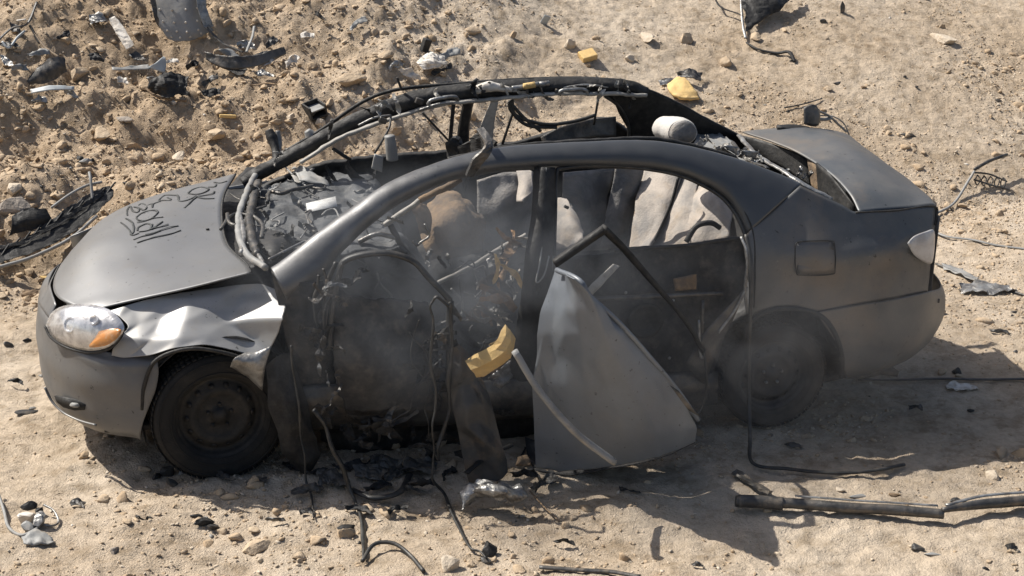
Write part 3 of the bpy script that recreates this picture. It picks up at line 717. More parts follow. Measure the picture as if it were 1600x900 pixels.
# ---- cowl, dash
dash = patch('dashboard', [[A(392, 300, z=.93), A(382, 335, z=.91), A(385, 370, z=.90), A(420, 412, z=.90)],
                    [A(440, 285, z=.95), A(430, 330, z=.95), A(440, 370, z=.94), A(480, 405, z=.93)],
                    [A(520, 270, z=.96), A(530, 320, z=.96), A(550, 362, z=.95), A(585, 392, z=.93)],
                    [A(575, 262, z=.93), A(600, 315, z=.93), A(620, 358, z=.92), A(645, 392, z=.90)],
                    [A(585, 300, z=.70), A(605, 350, z=.70), A(630, 390, z=.70), A(655, 430, z=.68)]], DASHM, car, nu=80, nv=80, thick=.01, crumple=.035, cs=6, seed=2, jag=.02)
patch('cowl_panel', [[A(385, 262, z=.90), A(352, 300, z=.88), A(344, 340, z=.87), A(352, 385, z=.86), A(385, 418, z=.87)], [A(415, 262, z=.90), A(392, 300, z=.88), A(380, 340, z=.87), A(385, 378, z=.86), A(420, 415, z=.88)]], BLACK, dash, nu=8, nv=24, crumple=.012, cs=12)
lb = [A(478, 318, z=.985), A(524, 307, z=.99), A(527, 322, z=.985), A(480, 332, z=.975)]
link('paper_label', lb, [(0, 1, 2, 3)], LABELM, dash, thick=.002)
patch('torn_cloth', [[A(456, 262, z=1.0), A(480, 264, z=1.03), A(510, 282, z=1.0)], [A(468, 282, z=1.0), A(485, 284, z=1.0), A(512, 290, z=.98)]], GREYPL, dash, nu=10, nv=10, crumple=.015, cs=15, jag=.015)
patch('torn_cloth', [[A(455, 274, z=1.0), A(463, 276, z=1.0)], [A(466, 294, z=.97), A(476, 290, z=.97)]], LTRIM, dash, nu=8, nv=6, crumple=.01, cs=15)
for pts, r, m_ in (
    ([(400, 272), (386, 300), (375, 330), (372, 360), (385, 395), (415, 418)], .016, GREYPL),
    ([(404, 285), (396, 310), (390, 340), (392, 372), (404, 398)], .020, DARKMETAL),
    ([(375, 335), (380, 370), (378, 395)], .014, BAREM), ([(388, 365), (400, 390), (412, 412)], .010, BAREM),
    ([(355, 335), (358, 348), (368, 352), (376, 345)], .010, DARKMETAL), ([(345, 358), (358, 340), (374, 332)], .008, DARKMETAL),
    ([(372, 334), (395, 338), (410, 352), (408, 372)], .010, DARKMETAL), ([(438, 252), (462, 278), (480, 292)], .005, GREYPL),
    ([(418, 316), (422, 300), (440, 302), (460, 296), (490, 290)], .010, DARKMETAL), ([(420, 405), (470, 380), (482, 378)], .006, BAREM),
    ([(478, 335), (482, 352), (470, 372)], .004, BAREM)):
    tube('cowl_debris', [A(a, b, z=.985) for a, b in pts], r, m_, dash)
rs = random.Random(55)
for k in range(34):
    a = rs.uniform(388, 640); b = rs.uniform(272, 395)
    if b > 400-(a-388)*.35+20 and a > 560: continue
    if abs(a-503) < 34 and abs(b-319) < 20: continue
    shred(a, b, rs.uniform(6, 17), rs.choice([DASHM, CHAR, BLACK, GREYPL, DARKMETAL]), A(a, b, z=.985).y, k+500, dash)
# flat black patch laid where the cowl has a hollow
hollow = [A(a, b, z=.972) for a, b in [(405, 375), (420, 362), (440, 365), (452, 378), (458, 390), (440, 398), (425, 405), (414, 392)]]
link('cowl_dark_patch', hollow, [tuple(range(8))], BLACK, dash, thick=.02)
# hanging rear view mirror stalk / cylinder
tube('speaker_can', [A(609, 212, y=.35), A(611, 228, y=.35), A(613, 250, y=.35)], [.026, .030, .030], GREYPL, car, n=14)
tube('hanging_cable', [A(611, 180, y=.5), A(608, 200, y=.42), A(596, 222, y=.4), A(585, 240, y=.4)], .006, RUBBER, car)
patch('torn_bracket', [[A(585, 240, y=.3), A(598, 244, y=.3)], [A(580, 262, y=.3), A(596, 268, y=.3)]], GREYPL, car, nu=6, nv=6, thick=.02, crumple=.01)
# upright steering / dash pieces seen through near window
for pts, r, m_ in (([(610, 352), (622, 375), (640, 402)], .016, DARKMETAL), ([(600, 352), (640, 325), (655, 312)], .013, LTRIM), ([(655, 312), (690, 296), (720, 280)], .016, FOAMB),
                   ([(684, 442), (740, 415), (775, 392), (822, 366)], .011, LTRIM), ([(560, 378), (590, 366), (620, 372)], .012, BAREM)):
    tube('interior_bar', [A(a, b, y=-.45) for a, b in pts], r, m_, car)

# ---- near A-pillar and roof rail
TOP = [(424, 420), (446, 405), (500, 362), (560, 318), (610, 285), (680, 256), (740, 240), (800, 230), (900, 224), (1000, 221), (1075, 230), (1150, 250), (1205, 270), (1250, 290)]
BOT = [(448, 468), (505, 428), (535, 390), (580, 348), (628, 314), (695, 283), (752, 270), (806, 264), (900, 260), (1000, 263), (1065, 274), (1125, 303), (1150, 333), (1166, 366)]
rail_rows = [[S(a, b, .10) for a, b in TOP], [S(a, b+ (1 if a < 700 else 0), .03) for a, b in TOP], [S(a+(c-a)*.4, b+(d-b)*.4, -.012) for (a, b), (c, d) in zip(TOP, BOT)],
             [S(a+(c-a)*.8, b+(d-b)*.8, -.008) for (a, b), (c, d) in zip(TOP, BOT)], [S(c, d, .03) for c, d in BOT], [S(c, d+2, .09) for c, d in BOT]]
nf = 7
rr_ = patch('roof_rail', rail_rows, PILLAR, car, nu=26, nv=130, thick=.006, crumple=.002, cs=9)
# torn inner roof edge
tube('torn_roof_edge', [S(a, b, .12) for a, b in [(700, 250), (760, 236), (830, 226), (930, 220), (1010, 217), (1075, 226), (1150, 246)]], .012, BLACK, rr_, n=6, steps=80)
tube('window_seal', [S(a, b, .02) for a, b in [(866, 400), (868, 330), (870, 272), (880, 263), (940, 259), (1010, 264), (1070, 277), (1122, 304), (1148, 333), (1162, 362), (1166, 378)]], .009, RUBBER, rr_, steps=80)
tube('door_seam', [S(a, b, -.004) for a, b in [(858, 250), (900, 246), (1000, 249), (1075, 262), (1135, 293), (1160, 325), (1177, 366), (1180, 430), (1178, 480)]], .004, BLACK, rr_, steps=80)
# bent bracket over the roof rail
patch('bent_bracket', [[A(728, 274, y=-.68), A(738, 250, y=-.68), A(752, 236, y=-.67), A(757, 224, y=-.63), A(745, 204, y=-.5)], [A(738, 276, y=-.66), A(750, 258, y=-.66), A(766, 238, y=-.65), A(768, 220, y=-.6), A(756, 200, y=-.5)]], DARKMETAL, rr_, nu=4, nv=16, thick=.014, crumple=.006, cs=18, smooth=False)
patch('bent_bracket', [[A(718, 228, y=-.1), A(740, 218, y=-.2), A(762, 210, y=-.4)], [A(722, 240, y=-.1), A(748, 236, y=-.2), A(766, 232, y=-.4)]], BLACK, rr_, nu=6, nv=10, thick=.02, crumple=.02, cs=14, smooth=False)
patch('bent_bracket', [[A(697, 222, y=.05), A(712, 214, y=.05), A(726, 226, y=.05)], [A(700, 246, y=.05), A(716, 250, y=.05), A(728, 242, y=.05)]], BLACK, rr_, nu=8, nv=8, thick=.04, crumple=.02, cs=14, smooth=False)
patch('bent_bracket', [[A(735, 218, y=-.1), A(748, 206, y=-.15)], [A(772, 232, y=-.3), A(778, 222, y=-.3)]], BLACK, rr_, nu=8, nv=6, thick=.012, crumple=.012, cs=18, smooth=False)

# ---- near B pillar
patch('centre_pillar', [[S(836, 262, .02), S(832, 330, .02), S(822, 400, .02), S(815, 470, .03), S(802, 540, .04), S(790, 610, .05)],
                        [S(850, 262, -.015), S(847, 330, -.015), S(838, 400, -.015), S(830, 470, -.01), S(820, 540, 0), S(812, 610, .02)],
                        [S(866, 262, .01), S(866, 330, .01), S(862, 400, .01), S(858, 470, .01), S(850, 540, .02), S(845, 610, .03)]], BLACK, car, nu=14, nv=44, thick=.02, crumple=.005, cs=10)
tube('pillar_seam', [S(853, 262, -.02), S(850, 330, -.02), S(845, 400, -.025), S(838, 440, -.03), S(850, 430, -.02), S(858, 400, -.02)], .004, GREYPL, car)

# ---- quarter panel
QC = [[(1250, 290), (1210, 326), (1168, 368), (1170, 430), (1172, 494)],
      [(1285, 306), (1250, 345), (1215, 390), (1206, 440), (1202, 482)],
      [(1315, 320), (1290, 360), (1262, 400), (1247, 445), (1238, 478)],
      [(1337, 331), (1318, 370), (1300, 410), (1288, 450), (1276, 486)],
      [(1375, 329), (1360, 365), (1350, 400), (1338, 440), (1330, 476)],
      [(1420, 326), (1412, 360), (1404, 395), (1396, 430), (1390, 466)],
      [(1461, 322), (1459, 360), (1455, 395), (1452, 425), (1449, 455)]]
qrows = [[S(*QC[c][r]) for c in range(7)] for r in range(5)]
quarter = patch('quarter_panel', qrows, SOOTP, car, nu=40, nv=50, thick=.006, crumple=.002, cs=4)
tube('fuel_flap_seam', [S(a, b, -.016) for a, b in [(1250, 377), (1296, 376), (1304, 383), (1305, 420), (1298, 429), (1254, 430), (1244, 424), (1243, 384), (1250, 377)]], .0026, BLACK, quarter, steps=70)
patch('fuel_flap', [[S(1246, 379, -.014), S(1303, 379, -.014)], [S(1246, 428, -.014), S(1302, 427, -.014)]], SOOTP, quarter, nu=6, nv=6, thick=.004)
tube('arch_lip', [S(a, b, -.004) for a, b in [(1166, 560), (1168, 510), (1200, 486), (1240, 482), (1280, 492), (1304, 520), (1316, 560), (1314, 590)]], .012, BLACK, quarter)
tube('lid_seam', [S(1337, 332, -.004), S(1400, 329, -.004), S(1461, 323, -.004), S(1460, 352, -.004)], .005, BLACK, quarter)
tube('rear_screen_frame', [A(1155, 212, y=.3), A(1180, 240, y=-.1), A(1215, 262, y=-.4), A(1250, 284, y=-.58), A(1300, 312, y=-.66)], .016, BAREM, quarter, n=6, flat=.5)
tube('rear_screen_frame', [A(1145, 222, y=.2), A(1165, 248, y=-.2), A(1200, 262, y=-.5)], .012, DARKMETAL, quarter, n=6, flat=.5)
# rear bumper
RB = [[S(1276, 488), S(1330, 478), S(1392, 468), S(1448, 456), A(1470, 446, y=-.50), Vector((3.80, -.2, .56)), Vector((3.80, .3, .56)), Vector((3.62, .7, .56))],
      [S(1284, 502), S(1335, 494), S(1395, 484), S(1452, 472), A(1476, 462, y=-.50), Vector((3.83, -.2, .50)), Vector((3.83, .3, .5)), Vector((3.65, .72, .5))],
      [S(1312, 545), S(1350, 540), S(1400, 528), S(1445, 515), A(1474, 492, y=-.5), Vector((3.82, -.2, .40)), Vector((3.82, .3, .4)), Vector((3.64, .72, .4))],
      [S(1318, 580), S(1355, 576), S(1400, 562), S(1436, 545), A(1458, 520, y=-.5), Vector((3.76, -.2, .30)), Vector((3.76, .3, .3)), Vector((3.58, .7, .3))],
      [S(1322, 590, .06), S(1357, 584, .06), S(1400, 570, .06), S(1430, 553, .06), A(1448, 528, y=-.44), Vector((3.68, -.2, .28)), Vector((3.68, .3, .28)), Vector((3.5, .64, .28))]]
rb = patch('rear_bumper', RB, SOOTP, car, nu=26, nv=60, thick=.006)
tube('bumper_seam', [S(1276, 487, -.004), S(1330, 477, -.004), S(1392, 467, -.004), S(1448, 455, -.004)], .0035, BLACK, rb)
# rear panel and far quarter
patch('rear_panel', [[Vector((3.60, -.62, z)), Vector((3.66, 0, z)), Vector((3.58, .66, z))] for z in (.5, .7, .98)], SOOTP, car, nu=6, nv=12)
patch('far_quarter_panel', [[Vector((2.5, .80, .96)), Vector((2.9, .80, .97)), Vector((3.2, .78, .93)), Vector((3.6, .66, .95))],
                            [Vector((2.5, .85, .65)), Vector((2.9, .86, .7)), Vector((3.2, .84, .7)), Vector((3.62, .72, .7))],
                            [Vector((2.5, .84, .64)), Vector((2.9, .84, .64)), Vector((3.2, .82, .4)), Vector((3.62, .70, .4))]], SOOTP, car, nu=10, nv=16)
patch('boot_floor', [[Vector((x, y, .55)) for x in (2.86, 3.2, 3.62)] for y in (-.68, 0, .70)], BLACK, car, nu=8, nv=10, thick=.02)
patch('boot_side', [[Vector((x, -.66, z)) for x in (2.86, 3.2, 3.55)] for z in (.5, .75, .98)], BLACK, car, nu=6, nv=10)
patch('boot_side', [[Vector((x, .68, z)) for x in (2.86, 3.2, 3.55)] for z in (.5, .75, .93)], BLACK, car, nu=6, nv=10)
tl_px = [(1418, 380), (1428, 369), (1445, 362), (1459, 360), (1460, 385), (1456, 410), (1445, 410), (1428, 398)]
tp = S(1440, 388, -.01); tn = Vector((.35, -.93, .1)).normalized()
tl = dome('tail_lamp', tl_px, tp, tn, .012, TAILM, car, off=.004)
# trunk lid, front edge blown up
TL = [[A(1342, 332, y=-.64), A(1326, 302, y=-.50), A(1292, 268, y=-.25), A(1232, 232, y=.15), A(1160, 207, y=.60)],
      [A(1382, 328, y=-.62), A(1362, 296, y=-.48), A(1322, 258, y=-.22), A(1262, 222, y=.18), A(1190, 203, y=.62)],
      [A(1425, 325, y=-.61), A(1406, 294, y=-.45), A(1362, 252, y=-.18), A(1310, 216, y=.2), A(1262, 200, y=.60)],
      [A(1461, 322, y=-.60), A(1445, 303, y=-.40), A(1408, 274, y=-.1), A(1362, 240, y=.25), A(1325, 212, y=.60)],
      [A(1462, 350, y=-.60), A(1452, 330, y=-.38), A(1418, 300, y=-.06), A(1376, 266, y=.28), A(1338, 236, y=.60)]]
lid = patch('trunk_lid', TL, SOOTP, car, nu=34, nv=34, thick=.008, crumple=.004, cs=3)
patch('lid_inner_panel', [[A(1152, 210, y=.5), A(1200, 222, y=.35), A(1262, 246, y=.05)], [A(1185, 245, y=.4), A(1225, 262, y=.2), A(1266, 292, y=-.02)]], BLACK, lid, nu=8, nv=10, thick=.01)
patch('lid_inner_panel', [[A(1276, 254, y=-.15), A(1300, 275, y=-.3), A(1336, 322, y=-.52)], [A(1280, 305, y=-.2), A(1300, 316, y=-.35), A(1333, 332, y=-.52)]], BLACK, lid, nu=8, nv=10, thick=.01)
patch('sand_gap_strip', [[A(1262, 247, y=-.02), A(1277, 258, y=-.14)], [A(1270, 296, y=-.04), A(1282, 304, y=-.18)]], FOAMB, lid, nu=6, nv=6, thick=.01)  # tan strip added in place of sand showing through the slit
patch('spoiler', [[A(1213, 197, y=.6), A(1245, 196, y=.6), A(1276, 203, y=.6)], [A(1215, 201, y=.56), A(1245, 204, y=.56), A(1276, 209, y=.56)]], BLACK, lid, nu=4, nv=8, thick=.014)
patch('bent_bracket', [[A(1256, 168, y=.62), A(1270, 163, y=.62), A(1280, 172, y=.64)], [A(1256, 194, y=.6), A(1268, 197, y=.6), A(1278, 196, y=.6)]], DARKMETAL, lid, nu=8, nv=8, thick=.012, crumple=.01, cs=14)
for pts, r in (([(1272, 172), (1290, 178), (1305, 190), (1322, 205)], .014), ([(1275, 180), (1300, 182), (1318, 192), (1328, 216)], .008), ([(1258, 182), (1285, 186), (1300, 185)], .02)):
    tube('shredded_plastic', [A(a, b, y=.72) for a, b in pts], r, GREYPL, lid, n=5, flat=.5)

# ---- rear shelf, headrest, seats
patch('parcel_shelf', [[A(1090, 200, z=1.12), A(1120, 205, z=1.12), A(1150, 225, z=1.10)], [A(1085, 240, z=1.10), A(1125, 246, z=1.09), A(1175, 262, z=1.08)], [A(1100, 262, z=1.06), A(1160, 268, z=1.06), A(1220, 285, z=1.04)]], GREYPL, car, nu=14, nv=14, crumple=.02, cs=9, jag=.02)
for (a, b, s) in ((1130, 262, .02), (1180, 275, .02), (1170, 240, .015), (1140, 232, .015)):
    patch('glass_shard', [[A(a-10, b-6, y=-.3), A(a+14, b-3, y=-.3)], [A(a-6, b+3, y=-.3), A(a+10, b+8, y=-.3)]], BAREM, car, nu=4, nv=4, crumple=.01, cs=20, jag=.01, thick=.002)
def cushion(name, px, y, m, bulge=.05, thick=.02, parent=car, crumple=.015, depth=None, seed=0, tv=0, tu=0):
    """px: 4 corners / rows of pixels at depth y"""
    rows = []
    n = len(px)
    for i, r in enumerate(px):
        row = []
        for j, (a, b) in enumerate(r):
            u = i/(n-1)*2-1; v = j/(len(r)-1)*2-1
            row.append(A(a, b, y=(y if depth is None else y+depth*v)-bulge*(1-u*u)*(1-v*v)-tv*u-tu*v))
        rows.append(row)
    return patch(name, rows, m, parent, nu=18, nv=18, thick=thick, crumple=crumple, cs=8, seed=seed)
hr = tube('headrest', [A(1034, 199, y=.10), A(1040, 200, y=.06), A(1056, 204, y=-.05), A(1066, 207, y=-.13), A(1068, 208, y=-.15)], [.055, .074, .080, .078, .070], HEADM, car, n=24, flat=.85, steps=30)
tube('headrest_shaded_end', [A(1066, 207, y=-.13), A(1070, 209, y=-.165)], [.076, .064], SEATG, hr, n=24, flat=.85)  # darker end cap: the headrest's shaded side put into its colour
cushion('rear_seat_back', [[(962, 260), (985, 258), (1005, 262)], [(950, 330), (972, 322), (990, 320)], [(938, 388), (958, 386), (975, 384)]], .25, SEATG)
cushion('rear_seat_back', [[(1008, 262), (1036, 264), (1066, 272)], [(995, 320), (1030, 326), (1045, 330)], [(985, 396), (1000, 400), (1012, 398)]], .10, SEATM, seed=3, tv=.14, tu=.07)
cushion('rear_seat_back', [[(1060, 270), (1075, 276), (1090, 290)], [(1035, 335), (1060, 340), (1085, 330)], [(1010, 398), (1045, 396), (1080, 388)]], .02, SEATM, seed=7, tv=.14, tu=.07)
cushion('rear_seat_back', [[(1080, 298), (1104, 290), (1128, 305)], [(1078, 330), (1112, 325), (1142, 332)], [(1070, 386), (1110, 380), (1140, 372)]], -.1, SEATM, seed=5, tv=.14, tu=.07)
tube('seat_seam', [A(1060, 276, y=-.06), A(1048, 320, y=-.08), A(1028, 365, y=-.06), A(1016, 385, y=-.06)], .008, BLACK, car)
tube('rear_wheel_hoop', [A(1072, 378, y=-.35), A(1088, 354, y=-.35), A(1110, 348, y=-.35), A(1125, 356, y=-.35)], .014, BLACK, car)
cushion('front_seat_bolster', [[(868, 312), (884, 312), (893, 322)], [(866, 350), (890, 345), (908, 360)], [(868, 392), (890, 388), (912, 376)]], -.35, SEATM, bulge=.04, tv=.14, tu=.07)
tube('tear_hole', [A(882, 322, y=-.42), A(888, 325, y=-.42)], .008, BLACK, car)
cushion('rear_seat_side', [[(880, 270), (920, 266), (960, 262)], [(880, 330), (915, 325), (945, 322)], [(900, 392), (930, 390), (950, 388)]], .35, SEATG, seed=9)
cushion('passenger_seat', [[(745, 282), (790, 270), (832, 270)], [(750, 340), (790, 330), (835, 330)], [(760, 420), (800, 410), (830, 405)]], .3, SEATG, seed=11, bulge=.1)
cushion('passenger_seat', [[(808, 268), (820, 266), (832, 268)], [(812, 285), (822, 290), (830, 300)], [(810, 316), (812, 316), (816, 315)]], .2, SEATM, crumple=.004, bulge=.02, tv=.08, tu=.04)
cushion('burnt_seat_foam', [[(668, 320), (705, 300), (745, 335)], [(658, 360), (710, 340), (758, 355)], [(670, 405), (715, 400), (752, 392)]], -.05, FOAMB, bulge=.14, crumple=.03, seed=2, tv=.12)
cushion('burnt_seat_foam', [[(640, 322), (650, 318), (665, 320)], [(652, 340), (662, 335), (672, 342)], [(656, 365), (662, 362), (670, 368)]], -.15, FOAMB, bulge=.03, seed=6)
cushion('driver_seat', [[(600, 400), (680, 385), (790, 420)], [(610, 470), (690, 450), (800, 480)], [(620, 560), (700, 540), (800, 560)]], .0, CHAR, bulge=.15, crumple=.05, seed=13)
cushion('seat_frame', [[(560, 372), (600, 362), (650, 385)], [(570, 400), (610, 395), (660, 410)], [(580, 430), (620, 430), (670, 440)]], -.2, DASHM, bulge=.05, crumple=.05, seed=17)
# scraps along the centre pillar
SCR = [(800, 385, 26, SCRAPO), (785, 405, 18, SCRAPO), (812, 372, 14, WHITE), (778, 430, 26, SCRAPO), (795, 452, 18, GREYPL), (805, 430, 12, WHITE), (780, 472, 24, BAREM), (760, 490, 26, SCRAPO),
       (792, 500, 14, WHITE), (742, 500, 26, FOAMB), (770, 520, 24, CHAR), (752, 470, 20, FOAMB), (700, 500, 24, DARKMETAL), (730, 530, 24, CHAR), (775, 400, 14, BAREM), (798, 468, 14, SCRAPO), (640, 405, 14, BAREM), (668, 400, 14, GREYPL), (650, 425, 12, BAREM), (700, 405, 12, GREYPL), (590, 400, 14, DASHM), (620, 345, 12, GREYPL), (690, 420, 10, BAREM)]
rs = random.Random(4)
SCR = [t for t in SCR if t[3] not in (BAREM, WHITE) or t[0] > 770]
SCR = [(a+dx, b+dy, s*.62, m2) for a, b, s, m_ in SCR for dx, dy, m2 in ((0, 0, m_), (rs.uniform(-14, 14), rs.uniform(-14, 14), rs.choice([CHAR, DARKMETAL, GREYPL, m_])))]
for k, (a, b, s, m_) in enumerate(SCR):
    shred(a, b, s*1.1, m_, -.6+rs.uniform(-.1, .1), k)
# yellow foam block
patch('foam_block', [[A(728, 566, y=-1.07), A(760, 550, y=-1.08), A(782, 530, y=-1.08), A(792, 508, y=-1.07)], [A(736, 575, y=-1.10), A(765, 562, y=-1.12), A(790, 545, y=-1.12), A(797, 518, y=-1.09)], [A(745, 586, y=-1.06), A(770, 575, y=-1.08), A(794, 556, y=-1.08), A(800, 528, y=-1.06)]], FOAMY, car, nu=5, nv=7, thick=.022, crumple=.015, cs=14, jag=.01, smooth=False)
patch('torn_scrap', [[A(762, 590, y=-.80), A(775, 580, y=-.80), A(800, 560, y=-.80)], [A(770, 612, y=-.80), A(785, 605, y=-.83), A(802, 590, y=-.80)]], BAREM, car, nu=10, nv=10, crumple=.02, cs=20)

# ---- hinge pillar, front door remains
patch('hinge_pillar', [[S(424, 424, .02), S(470, 440, .0), S(505, 440, .02)], [S(440, 500, .03), S(475, 500, .01), S(512, 500, .04)], [S(455, 570, .05), S(490, 570, .03), S(520, 570, .05)], [S(465, 650, .05), S(500, 650, .03), S(535, 650, .05)]], CHAR, car, nu=26, nv=18, thick=.01, crumple=.02, cs=9)
fdr = patch('front_door', [[A(522, 452, y=-.86), A(560, 462, y=-.87), A(600, 468, y=-.87), A(640, 470, y=-.86), A(672, 478, y=-.86)],
                     [A(520, 520, y=-.90), A(560, 520, y=-.93), A(600, 522, y=-.93), A(640, 525, y=-.92), A(680, 528, y=-.90)],
                     [A(525, 585, y=-.92), A(565, 588, y=-.96), A(605, 590, y=-.96), A(645, 592, y=-.95), A(686, 590, y=-.92)],
                     [A(540, 640, y=-.88), A(575, 640, y=-.90), A(610, 640, y=-.90), A(650, 640, y=-.90), A(690, 638, y=-.88)]], CHAR, car, nu=50, nv=50, thick=.01, crumple=.010, cs=3, seed=21, jag=.02)
tube('window_frame', [A(514, 545, y=-.92), A(520, 480, y=-.92), A(530, 430, y=-.92), A(538, 408, y=-.92), A(572, 397, y=-.94), (A(610, 396, y=-.95)), A(645, 408, y=-.96), A(672, 436, y=-.97), A(704, 470, y=-.98)], .019, RUBBER, fdr, n=6, flat=.7, steps=60)
tube('window_frame', [A(704, 470, y=-.98), A(702, 520, y=-1.0), A(703, 570, y=-1.0), A(712, 608, y=-1.0)], .016, RUBBER, fdr, n=6, flat=.7)
tube('window_frame', [A(525, 410, y=-.90), A(510, 450, y=-.88), A(508, 500, y=-.88)], .010, RUBBER, fdr)
dented('torn_door_skin', [[A(690, 520, y=-.98), A(712, 530, y=-1.0), A(735, 560, y=-1.0)], [A(700, 600, y=-1.02), A(735, 600, y=-1.06), A(762, 610, y=-1.04)],
                         [A(718, 680, y=-1.06), A(750, 670, y=-1.1), A(785, 690, y=-1.08)], [A(732, 755, y=-1.08), A(765, 762, y=-1.12), A(798, 738, y=-1.1)]], HANGM, fdr, 9, 5, .030, 31, its=4)
for pts, y, r in (([(700, 478), (682, 464), (672, 480), (676, 520), (674, 580), (680, 640), (678, 700), (676, 750), (705, 805), (735, 862), (760, 880)], -1.15, .011),
                  ([(704, 472), (706, 530), (700, 590), (702, 640), (690, 680), (686, 720)], -1.05, .010),
                  ([(640, 520), (665, 550), (672, 600), (664, 640), (670, 680)], -1.0, .006), ([(490, 640), (510, 670), (535, 730), (555, 790), (568, 850), (568, 880)], -1.1, .016),
                  ([(455, 540), (462, 600), (470, 680), (478, 750), (490, 815)], -1.0, .008), ([(505, 420), (515, 460), (505, 500), (516, 545)], -.92, .010),
                  ([(498, 430), (490, 470), (500, 530)], -.9, .012), ([(535, 412), (515, 470), (508, 520)], -.93, .008), ([(655, 500), (642, 560), (668, 600)], -1.0, .005),
                  ([(610, 660), (640, 640), (655, 600), (690, 560)], -1.05, .005)):
    rj = random.Random(len(pts)+int(pts[0][0])); P2 = []
    for (a0_, b0_), (a1_, b1_) in zip(pts, pts[1:]):
        P2 += [(a0_, b0_), ((a0_+a1_)/2+rj.uniform(-4, 4), (b0_+b1_)/2+rj.uniform(-3, 3))]
    P2.append(pts[-1])
    P3 = [A(a, b, y=y-.0002*max(0, b-600)+rj.uniform(-.012, .012)) for a, b in P2]
    P3 = [q if q.z > float(H(q.x, q.y))+.03 else G(P2[i_][0], P2[i_][1], .018) for i_, q in enumerate(P3)]
    tube('hanging_seal', P3, [r, r*.8, r*1.15, r*.7, r*1.1, r*.6], RUBBER, car, n=6, flat=.6, steps=90)
for k, (a, b) in enumerate([(495, 470), (508, 480), (500, 500), (515, 510), (490, 515), (512, 535), (520, 450), (545, 440), (505, 455), (498, 545), (478, 520), (560, 425), (530, 470)]):
    shred(a, b, 15, [DARKMETAL, BLACK, CHAR, BLACK][k % 4], -.92, k+200)
patch('under_car_shade', [[S(500, 650, .10), S(570, 648, .10), S(640, 645, .10), S(720, 640, .10), S(790, 636, .10), S(836, 632, .10)],  # black sheet added below the sill to stand for the shade under the car
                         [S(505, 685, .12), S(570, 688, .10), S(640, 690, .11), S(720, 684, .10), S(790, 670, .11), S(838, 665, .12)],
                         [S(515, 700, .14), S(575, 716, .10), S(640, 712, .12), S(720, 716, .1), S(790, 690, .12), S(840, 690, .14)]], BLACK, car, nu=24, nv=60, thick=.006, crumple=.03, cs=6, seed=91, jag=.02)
rs = random.Random(31)
for k in range(26):  # dark shreds added along with the sheet to fill that shade
    a = rs.uniform(505, 830); b = rs.uniform(640, 735)
    shred(a, b, rs.uniform(12, 26), rs.choice([BLACK, BLACK, DARKMETAL, CHAR]), rs.uniform(-.95, -.8), k+300)
for k in range(30):       # shredded trim at both sides of the front door opening
    a = rs.choice([rs.uniform(496, 535), rs.uniform(640, 705)]); b = rs.uniform(430, 640)
    shred(a, b, rs.uniform(8, 22), rs.choice([BLACK, CHAR, CHAR, DARKMETAL, DASHM, BLACK]), -1.0+rs.uniform(-.03, .03), k+700)
for k in range(22):
    a = rs.uniform(395, 1000); t_ = (a-395)/605; b = 272-150*min(1, t_*1.9)**.75+rs.uniform(-2, 8) if a < 640 else rs.uniform(132, 152)
    shred(a, b, rs.uniform(6, 15), rs.choice([BLACK, DARKMETAL, GREYPL, LTRIM, BAREM]), .53, k+800)
for k in range(16):
    a = rs.uniform(1095, 1270); b = 225+(a-1095)*.36+rs.uniform(-14, 6)
    shred(a, b, rs.uniform(6, 14), rs.choice([BAREM, GREYPL, DARKMETAL, LTRIM]), -.25, k+860)
for k in range(16):
    b = rs.uniform(400, 590); a = 812-(b-400)*.2-abs(rs.gauss(0, 22))
    shred(a, b, rs.uniform(14, 26), rs.choice([SCRAPO, SCRAPO, FOAMB, CHAR, GREYPL, DARKMETAL, FOAMY]), -.74+rs.uniform(-.05, .05), k+900)
# black liner flap behind the front wheel
dented('wheel_arch_liner', [[A(412, 570, y=-.88), A(440, 545, y=-.86), A(458, 560, y=-.84)], [A(420, 640, y=-.92), A(452, 620, y=-.94), A(482, 640, y=-.90)], [A(440, 705, y=-.92), A(468, 700, y=-.95), A(498, 690, y=-.92)], [A(468, 738, y=-.9), A(480, 742, y=-.92), A(496, 725, y=-.9)]], BLACK, car, 7, 4, .018, 9, its=5)
# ---- rear door: inner structure, skin, frame
rd = patch('rear_door', [[S(866, 402, .03), S(920, 398, .03), S(980, 392, .03), S(1040, 384, .03), S(1100, 378, .03), S(1160, 372, .03)],
                   [S(858, 460, .05), S(920, 458, .05), S(980, 455, .05), S(1040, 452, .05), S(1100, 450, .05), S(1166, 446, .05)],
                   [S(852, 540, .06), S(920, 540, .06), S(980, 540, .06), S(1040, 536, .06), S(1092, 530, .06), S(1140, 500, .06)],
                   [S(848, 622, .04), S(920, 620, .04), S(980, 617, .04), S(1030, 614, .04), S(1072, 612, .04), S(1108, 600, .04)]], CHAR, car, nu=34, nv=44, thick=.012, crumple=.012, cs=7, seed=12, jag=.006)
tube('crash_bar', [S(862, 468, -.0), S(960, 466, -.02), S(1040, 462, -.02), S(1130, 458, 0)], .012, DARKMETAL, rd)
tube('torn_belt_edge', [S(960, 392, .01), S(1000, 388, .01), S(1060, 384, .01), S(1110, 378, .01), S(1160, 372, .01)], .009, BLACK, rd, steps=60)
vs, fs = lathe([(.085, .0), (.09, -.012), (.075, -.016), (.06, .0), (.02, .01), (.001, .0)], 32, tuple(S(1008, 500, .03))); link('speaker', vs, fs, BLACK, rd)
patch('torn_scrap', [[S(1052, 436, 0), S(1088, 428, 0)], [S(1054, 454, 0), S(1088, 452, 0)]], FOAMB, rd, nu=6, nv=6, crumple=.01, cs=20)
